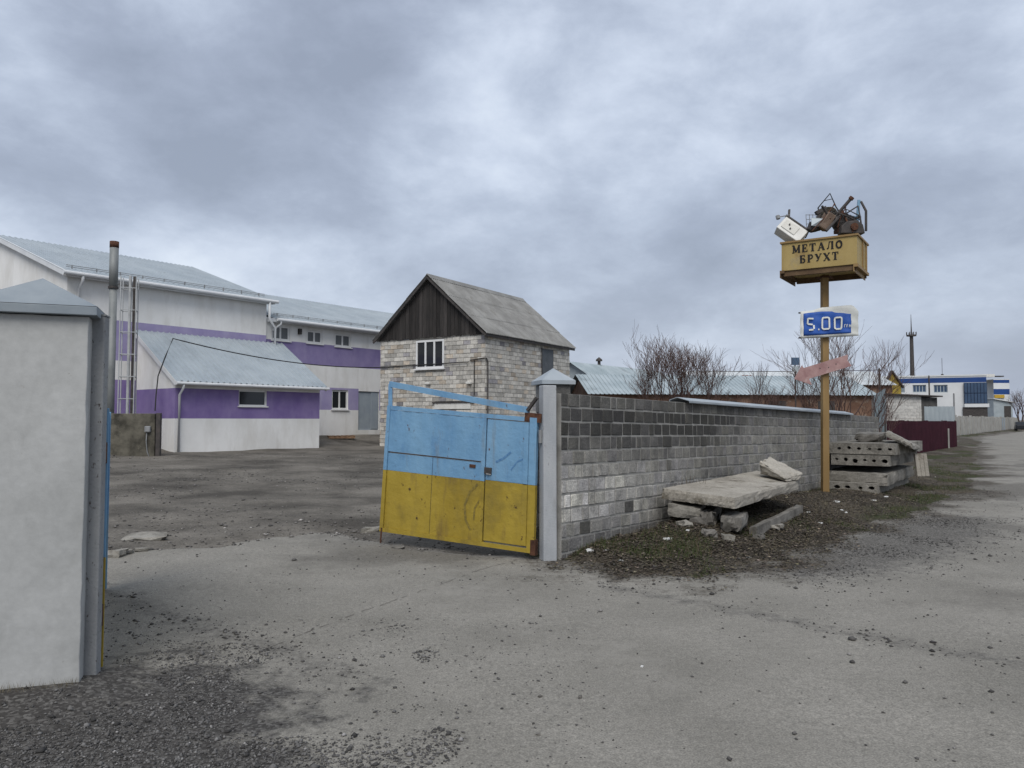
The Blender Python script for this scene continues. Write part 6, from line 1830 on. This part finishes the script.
# far street wire
def span(label, a, b, sag, r):
    mb = MB()
    pts = []
    for k in range(17):
        s_ = k / 16; q = a.lerp(b, s_); q.z -= sag * 4 * s_ * (1 - s_); pts.append(q)
    mb.tube(pts, r, 4)
    tag(mb.build('overhead_wire', M_CABLE), label, 'wire')
span('thin dark wire strung above the shed roofs behind the trees', at(690, 371, 41), at(880.5, 370, 40), 0.05, 0.018)
# parked vehicle far down the road is a dark blob at the frame edge
cq = at(1022, 428.5, 112)
car = thing('parked_car', 'dark car far down the road at the right frame edge', 'car', (cq.x, cq.y, 0.0), math.radians(60))
mb = MB()
prof = [(-2.0, 0.35), (2.0, 0.35), (2.05, 0.75), (1.2, 0.9), (0.6, 1.42), (-1.2, 1.45), (-1.95, 0.95)]
mb.prism(prof, 1, -0.85, 0.85); mb.build('body', mat('dark_car_paint', (0.012, 0.013, 0.016), None, rough=0.3, bump=0), car, bevel=0.08)
for x_ in (-1.25, 1.25):
    for y_ in (-0.86, 0.66):
        mb = MB(); mb.tube([(x_, y_, 0.32), (x_, y_ + 0.2, 0.32)], 0.32, 14); mb.build('wheel', M_CABLE, car)
mb = MB(); mb.prism([(0.55, 0.95), (0.45, 1.36), (-1.1, 1.38), (-1.4, 0.98)], 1, -0.862, 0.862); mb.build('side_glass', M_GLASS, car)

# ------------------------------------------------------------------ rubble in the yard, cracks, litter
def lump(name, label, u, v, size, seed, mt, flat=0.35, group=None, cat='rubble', Y=None):
    d = ray(u, v)
    k = -H / d.z
    q = Vector((0, 0, H)) + d * k
    for _ in range(4):
        zz = gz(q.x, q.y); k = (zz - H) / d.z; q = Vector((0, 0, H)) + d * k
    r0 = random.Random(seed)
    sx, sy, sz = size * r0.uniform(0.8, 1.2), size * r0.uniform(0.55, 0.9), size * flat
    c8 = [Vector((x * sx / 2 * r0.uniform(0.7, 1.1), y * sy / 2 * r0.uniform(0.7, 1.1), z * sz * r0.uniform(0.75, 1.1))) for z in (-0.3, 0.7) for x, y in ((-1, -1), (1, -1), (1, 1), (-1, 1))]
    vs, fs = rough_hexa(c8, 3, 3, 2, size * 0.05, seed)
    mb = MB(); mb.faces(vs, fs)
    o = mb.build(name, mt)
    o.location = (q.x, q.y, gz(q.x, q.y))
    o.rotation_euler = (0, 0, r0.uniform(0, 6))
    return tag(o, label, cat, group)
lump('concrete_fragment', 'long flat pale concrete fragment on the yard edge near the left gate post', 147, 537, 0.75, 1, M_CONC, 0.10)
lump('concrete_fragment', 'pale concrete lump right beside the left gate leaf on the yard', 113, 556, 0.26, 2, M_CONC, 0.4)
lump('concrete_fragment', 'second concrete lump from the left gate leaf on the yard', 127, 553, 0.24, 3, M_CONC, 0.3)
lump('concrete_fragment', 'small concrete lump farthest from the left gate leaf on the yard edge', 142, 551, 0.2, 4, M_CONC, 0.3)
lump('concrete_fragment', 'small concrete lump just behind the free end of the right gate leaf', 371, 531, 0.3, 5, M_CONC, 0.3)
lump('concrete_fragment', 'flat dark concrete bit under the free end of the right gate leaf', 398, 547, 0.22, 6, M_CONCD, 0.12)
M_LIT = mat('white_litter', (0.5, 0.5, 0.49), (0.62, 0.62, 0.60), 20, rough=0.8, bump=0.1)
lits = [(603, 539), (608, 543), (606, 551), (590, 556), (621, 561), (655, 567), (668, 545), (688, 540), (749, 558), (729, 521), (737, 527), (808, 518), (836, 504), (842, 511), (846, 512), (886, 497), (935, 477), (961, 457), (873, 500), (905, 478), (820, 524), (700, 533)]
for k, (u, v) in enumerate(lits):
    lump('litter', 'small scrap of white litter lying on the dark verge', u, v, 0.07 if k % 3 else 0.12, 50 + k, M_LIT, 0.3, 'white litter on the verge', 'litter')
lump('stone', 'dark stone chip lying on the asphalt left of centre', 540, 697, 0.03, 80, M_CONCD, 0.6, cat='stone')
lump('stone', 'small dark stone on the asphalt below the gate', 580, 698, 0.035, 81, M_CONCD, 0.6, cat='stone')
lump('stone', 'white stone chip on the bare asphalt right of centre', 642, 667, 0.028, 82, M_LIT, 0.6, cat='stone')
lump('stone', 'black tar lump on the asphalt in the lower right', 933, 643, 0.045, 83, M_DARK, 0.5, cat='stone')
lump('stone', 'dark stone on the asphalt near the bottom edge', 538, 735, 0.028, 84, M_CONCD, 0.6, cat='stone')

def gpt(u, v):
    d = ray(u, v); k = -H / d.z
    return Vector((d.x * k, d.y * k, 0))
# worn joint crossing the apron: a thin strip of tar grit
mb = MB()
path = [(232, 662), (262, 650), (300, 634), (345, 617), (392, 601), (440, 585), (480, 570), (520, 560)]
rc = random.Random(3)
pts = []
for i in range(len(path) - 1):
    a, b = gpt(*path[i]), gpt(*path[i + 1])
    for k in range(10): pts.append(a.lerp(b, k / 10) + Vector((rc.uniform(-0.012, 0.012), rc.uniform(-0.012, 0.012), 0)))
for i in range(len(pts) - 1):
    a, b = pts[i], pts[i + 1]
    if rc.random() < 0.35: continue
    w0, w1 = rc.uniform(0.001, 0.007), rc.uniform(0.001, 0.007)
    n = Vector((-(b - a).y, (b - a).x, 0)).normalized()
    za, zb = gz(a.x, a.y) + 0.003, gz(b.x, b.y) + 0.003
    mb.poly([(a.x - n.x * w0, a.y - n.y * w0, za), (b.x - n.x * w1, b.y - n.y * w1, zb), (b.x + n.x * w1, b.y + n.y * w1, zb), (a.x + n.x * w0, a.y + n.y * w0, za)])
structure(mb.build('road_joint', mat('tar_joint', (0.10, 0.09, 0.08), (0.15, 0.138, 0.12), 20, rough=0.95)))

# ------------------------------------------------------------------ loose stuff: gravel, grit, leaf litter, grass
nr = np.random.default_rng(4)
def scatter_mesh(name, label, pts, sizes, shape, mats_, cat, tint):
    """many tiny solids or leaves in one mesh with a colour per piece"""
    V, Fc, C = [], [], []
    off = 0
    base_v, base_f = shape
    bv_ = np.array(base_v)
    n = len(pts)
    a = nr.uniform(0, 2 * np.pi, n)
    allv = np.zeros((n, len(bv_), 3))
    jit = 1 + nr.uniform(-0.3, 0.3, (n, len(bv_), 3))
    sv_ = bv_[None] * jit * sizes[:, None, :]
    ca, sa_ = np.cos(a)[:, None], np.sin(a)[:, None]
    allv[..., 0] = sv_[..., 0] * ca - sv_[..., 1] * sa_ + pts[:, 0:1]
    allv[..., 1] = sv_[..., 0] * sa_ + sv_[..., 1] * ca + pts[:, 1:2]
    allv[..., 2] = sv_[..., 2] + pts[:, 2:3]
    fl = np.array(base_f)
    q = (fl[None] + (np.arange(n) * len(bv_))[:, None, None]).reshape(-1, fl.shape[1])
    me = bpy.data.meshes.new(name)
    me.vertices.add(n * len(bv_)); me.vertices.foreach_set('co', allv.ravel())
    me.loops.add(q.size); me.loops.foreach_set('vertex_index', q.ravel())
    me.polygons.add(len(q)); me.polygons.foreach_set('loop_start', np.arange(0, q.size, fl.shape[1])); me.polygons.foreach_set('loop_total', np.full(len(q), fl.shape[1]))
    me.update(calc_edges=True)
    ca_ = me.color_attributes.new('Col', 'FLOAT_COLOR', 'POINT')
    cc = np.repeat(np.concatenate([tint, np.ones((n, 1))], 1), len(bv_), 0)
    ca_.data.foreach_set('color', cc.ravel())
    me.materials.append(mats_)
    o = bpy.data.objects.new(name, me); COL.objects.link(o)
    return tag(o, label, cat, kind='stuff')
OCT = ([(1, 0, 0), (-1, 0, 0), (0, 1, 0), (0, -1, 0), (0, 0, 1), (0, 0, -0.6)], [(0, 2, 4), (2, 1, 4), (1, 3, 4), (3, 0, 4), (2, 0, 5), (1, 2, 5), (3, 1, 5), (0, 3, 5)])
M_STUFF = mat('loose_grit', (0.85, 0.85, 0.85), (1.15, 1.15, 1.15), 60, rough=0.95, bump=0.0, src='attr')
def greys(n, lo, hi, warm=0.9):
    b = nr.uniform(lo, hi, n) * np.where(nr.random(n) < 0.06, 2.0, 1.0)
    return np.stack([b, b * (1 + warm) / 2, b * warm], 1)
def zfield(x, y): return np.maximum(np.maximum(z_road(x, y), z_soil(x, y)), z_verge(x, y))
# gravel bed, lower left
NG = 190000
x = nr.uniform(-5.0, 0.6, NG); y = nr.uniform(2.9, 6.6, NG)
g = sdf(GRAVEL, x, y) + 2.2 * fbm(x * 1.6, y * 1.6, 61, 4)
keep = nr.random(NG) < np.clip(0.10 + g * 0.75, 0.012, 0.6)
x, y = x[keep], y[keep]
n = len(x)
s = nr.gamma(1.6, 0.0026, n) + 0.0022
scatter_mesh('gravel', 'dark loose gravel spread at the foot of the rendered wall', np.stack([x, y, zfield(x, y) + s * 0.25], 1), np.stack([s, s * nr.uniform(0.6, 1, n), s * 0.65], 1), OCT, M_STUFF, 'gravel', greys(n, 0.035, 0.15, 0.93))
# grit over the apron, in bands and loosely everywhere
N = 160000
x = nr.uniform(-6, 12, N); y = nr.uniform(3.0, 19, N)
dens = 0.028 + 0.25 * np.clip(m_soil(x, y) - 0.12, 0, 1) + 2.2 * np.clip(m_patch(x, y) - 0.12, 0, 1) ** 1.3 * np.clip(0.5 + 2.2 * fbm(x * 1.4, y * 1.4, 71, 4), 0, 1)
keep = (nr.random(N) < dens) & (f_road(x, y) > 0.1)
x, y = x[keep], y[keep]; n = len(x)
s = nr.gamma(1.5, 0.0036, n) + 0.003
scatter_mesh('loose_stones', 'small dark stones strewn over the pale asphalt', np.stack([x, y, zfield(x, y) + s * 0.25], 1), np.stack([s, s * nr.uniform(0.6, 1, n), s * 0.6], 1), OCT, M_STUFF, 'gravel', greys(n, 0.035, 0.11, 0.9))
# stones and clods over the yard near the gate
N = 30000
x = nr.uniform(-13, -0.2, N); y = nr.uniform(9, 27, N)
f = f_road(x, y)
keep = (f < 0.05) & (nr.random(N) < np.clip(0.10 + 0.9 * np.exp(f / 0.8) + 0.4 * fbm(x * 0.7, y * 0.7, 91, 3), 0, 0.75))
x, y = x[keep], y[keep]; n = len(x)
s = nr.gamma(2.0, 0.006, n) + 0.006
scatter_mesh('yard_stones', 'dark clods and stones trodden into the yard', np.stack([x, y, zfield(x, y) + s * 0.2], 1), np.stack([s, s * nr.uniform(0.6, 1, n), s * 0.5], 1), OCT, M_STUFF, 'gravel', greys(n, 0.05, 0.2, 0.88))
# fallen leaves on the verge
LEAF = ([(-1, 0, 0.15), (0, -0.55, 0.0), (1, 0, 0.2), (0, 0.55, 0.35)], [(0, 1, 2, 3)])
N = 110000
s_ = nr.uniform(-0.6, 20, N) ; s_ = np.where(nr.random(N) < 0.35, nr.uniform(-0.6, 6, N), s_); p_ = nr.uniform(0.01, 2.7, N)
x = W0.x + WDIR.x / WL * s_ + WDIR.y / WL * p_; y = W0.y + WDIR.y / WL * s_ - WDIR.x / WL * p_
g = g_verge(x, y)
keep = (nr.random(N) < np.clip(0.42 + g * 0.9, 0, 1)) & (nr.random(N) < np.clip(1.25 - s_ / 15, 0.2, 1))
x, y = x[keep], y[keep]; n = len(x)
s = nr.uniform(0.007, 0.027, n)
b = nr.uniform(0.022, 0.10, n) * np.where(nr.random(n) < 0.08, 2.6, 1)
tint = np.stack([b * 1.0, b * nr.uniform(0.76, 0.9, n), b * nr.uniform(0.5, 0.7, n)], 1)
scatter_mesh('leaf_litter', 'brown fallen leaves matted over the verge beside the wall', np.stack([x, y, zfield(x, y) + nr.uniform(0.002, 0.02, n)], 1), np.stack([s, s * nr.uniform(0.6, 1, n), s * nr.uniform(0.5, 1.3, n)], 1), LEAF, M_STUFF, 'leaves', tint)
# grass
BLADE = ([(-0.06, 0, 0), (0.06, 0, 0), (0.35, 0.0, 1.0)], [(0, 1, 2)])
N = 60000
s_ = nr.uniform(0.1, 46, N) ** 1.0; p_ = nr.uniform(-0.05, 2.6, N)
x = W0.x + WDIR.x / WL * s_ + WDIR.y / WL * p_; y = W0.y + WDIR.y / WL * s_ - WDIR.x / WL * p_
x2 = nr.uniform(0.7, 2.6, 9000); y2 = nr.uniform(8.6, 10.3, 9000)
x, y = np.concatenate([x, x2]), np.concatenate([y, y2])
g = g_verge(x, y)
w_, pw_ = wall_pt(x, y)
keep = (g > 0.08) & (pw_ > -0.02) & (nr.random(len(x)) < np.clip((m_moss(x, y) - 0.36) * 2.4, 0, 1))
x, y = x[keep], y[keep]; n = len(x)
s = nr.uniform(0.03, 0.085, n)
b = nr.uniform(0.04, 0.10, n)
dry = nr.random(n) < 0.3
tint = np.stack([np.where(dry, b * 1.3, b * 0.72), b * 1.0, np.where(dry, b * 0.62, b * 0.32)], 1)
scatter_mesh('grass', 'sparse short grass growing on the verge', np.stack([x, y, zfield(x, y) - 0.004], 1), np.stack([s, s, s], 1), BLADE, M_STUFF, 'grass', tint)
STALK = ([(-0.02, 0, 0), (0.02, 0, 0), (0.30, 0.05, 1.0)], [(0, 1, 2)])
N = 9000
s_ = nr.uniform(0.2, 24, N); p_ = nr.uniform(0.0, 2.3, N)
x = W0.x + WDIR.x / WL * s_ + WDIR.y / WL * p_; y = W0.y + WDIR.y / WL * s_ - WDIR.x / WL * p_
cl = fbm(x * 2.1, y * 2.1, 131, 3)
keep = (g_verge(x, y) > 0.05) & (nr.random(N) < np.clip((cl - 0.1) * 3.0, 0, 1))
x, y = x[keep], y[keep]
x3 = lp.x + nr.uniform(-0.75, 0.0, 420) * 0.93; y3 = lp.y + (x3 - lp.x) * 0.387 - nr.uniform(0.0, 0.09, 420)
c3 = fbm(x3 * 5.0, y3 * 5.0, 133, 2) > 0.0
x, y = np.concatenate([x, x3[c3]]), np.concatenate([y, y3[c3]])
n = len(x)
s = nr.uniform(0.04, 0.15, n); s[-int(c3.sum()):] *= 0.4
b = nr.uniform(0.06, 0.2, n)
tint = np.stack([b, b * 0.85, b * 0.55], 1)
scatter_mesh('dry_grass', 'dry straw coloured grass tufts on the verge', np.stack([x, y, zfield(x, y) - 0.004], 1), np.stack([s, s, s], 1), STALK, M_STUFF, 'grass', tint)
# dry weed stems by the wall behind the flat slab
wd = at(687, 478, 11.9)
weed = thing('dry_weeds', 'clump of dry brown weed stems between the wall and the flat slab', 'plant', (wd.x, wd.y, 0.3))
rv = random.Random(8)
mb = MB()
for k in range(34):
    a = Vector((rv.uniform(-0.28, 0.28), rv.uniform(-0.1, 0.1), 0)); h_ = rv.uniform(0.25, 0.55)
    l = Vector((rv.uniform(-0.12, 0.12), rv.uniform(-0.1, 0.1), h_))
    mb.tube([a, a + l * 0.6, a + l + Vector((rv.uniform(-0.06, 0.06), 0, 0))], [0.005, 0.004, 0.002], 4, cap=False)
    if rv.random() < 0.6: mb.tube([a + l * 0.6, a + l * 0.9 + Vector((rv.uniform(-0.1, 0.1), 0, 0.02))], [0.004, 0.002], 3, cap=False)
mb.build('stem', mat('dry_stem', (0.075, 0.055, 0.035), (0.13, 0.1, 0.065), 9, rough=0.95, bump=0), weed)
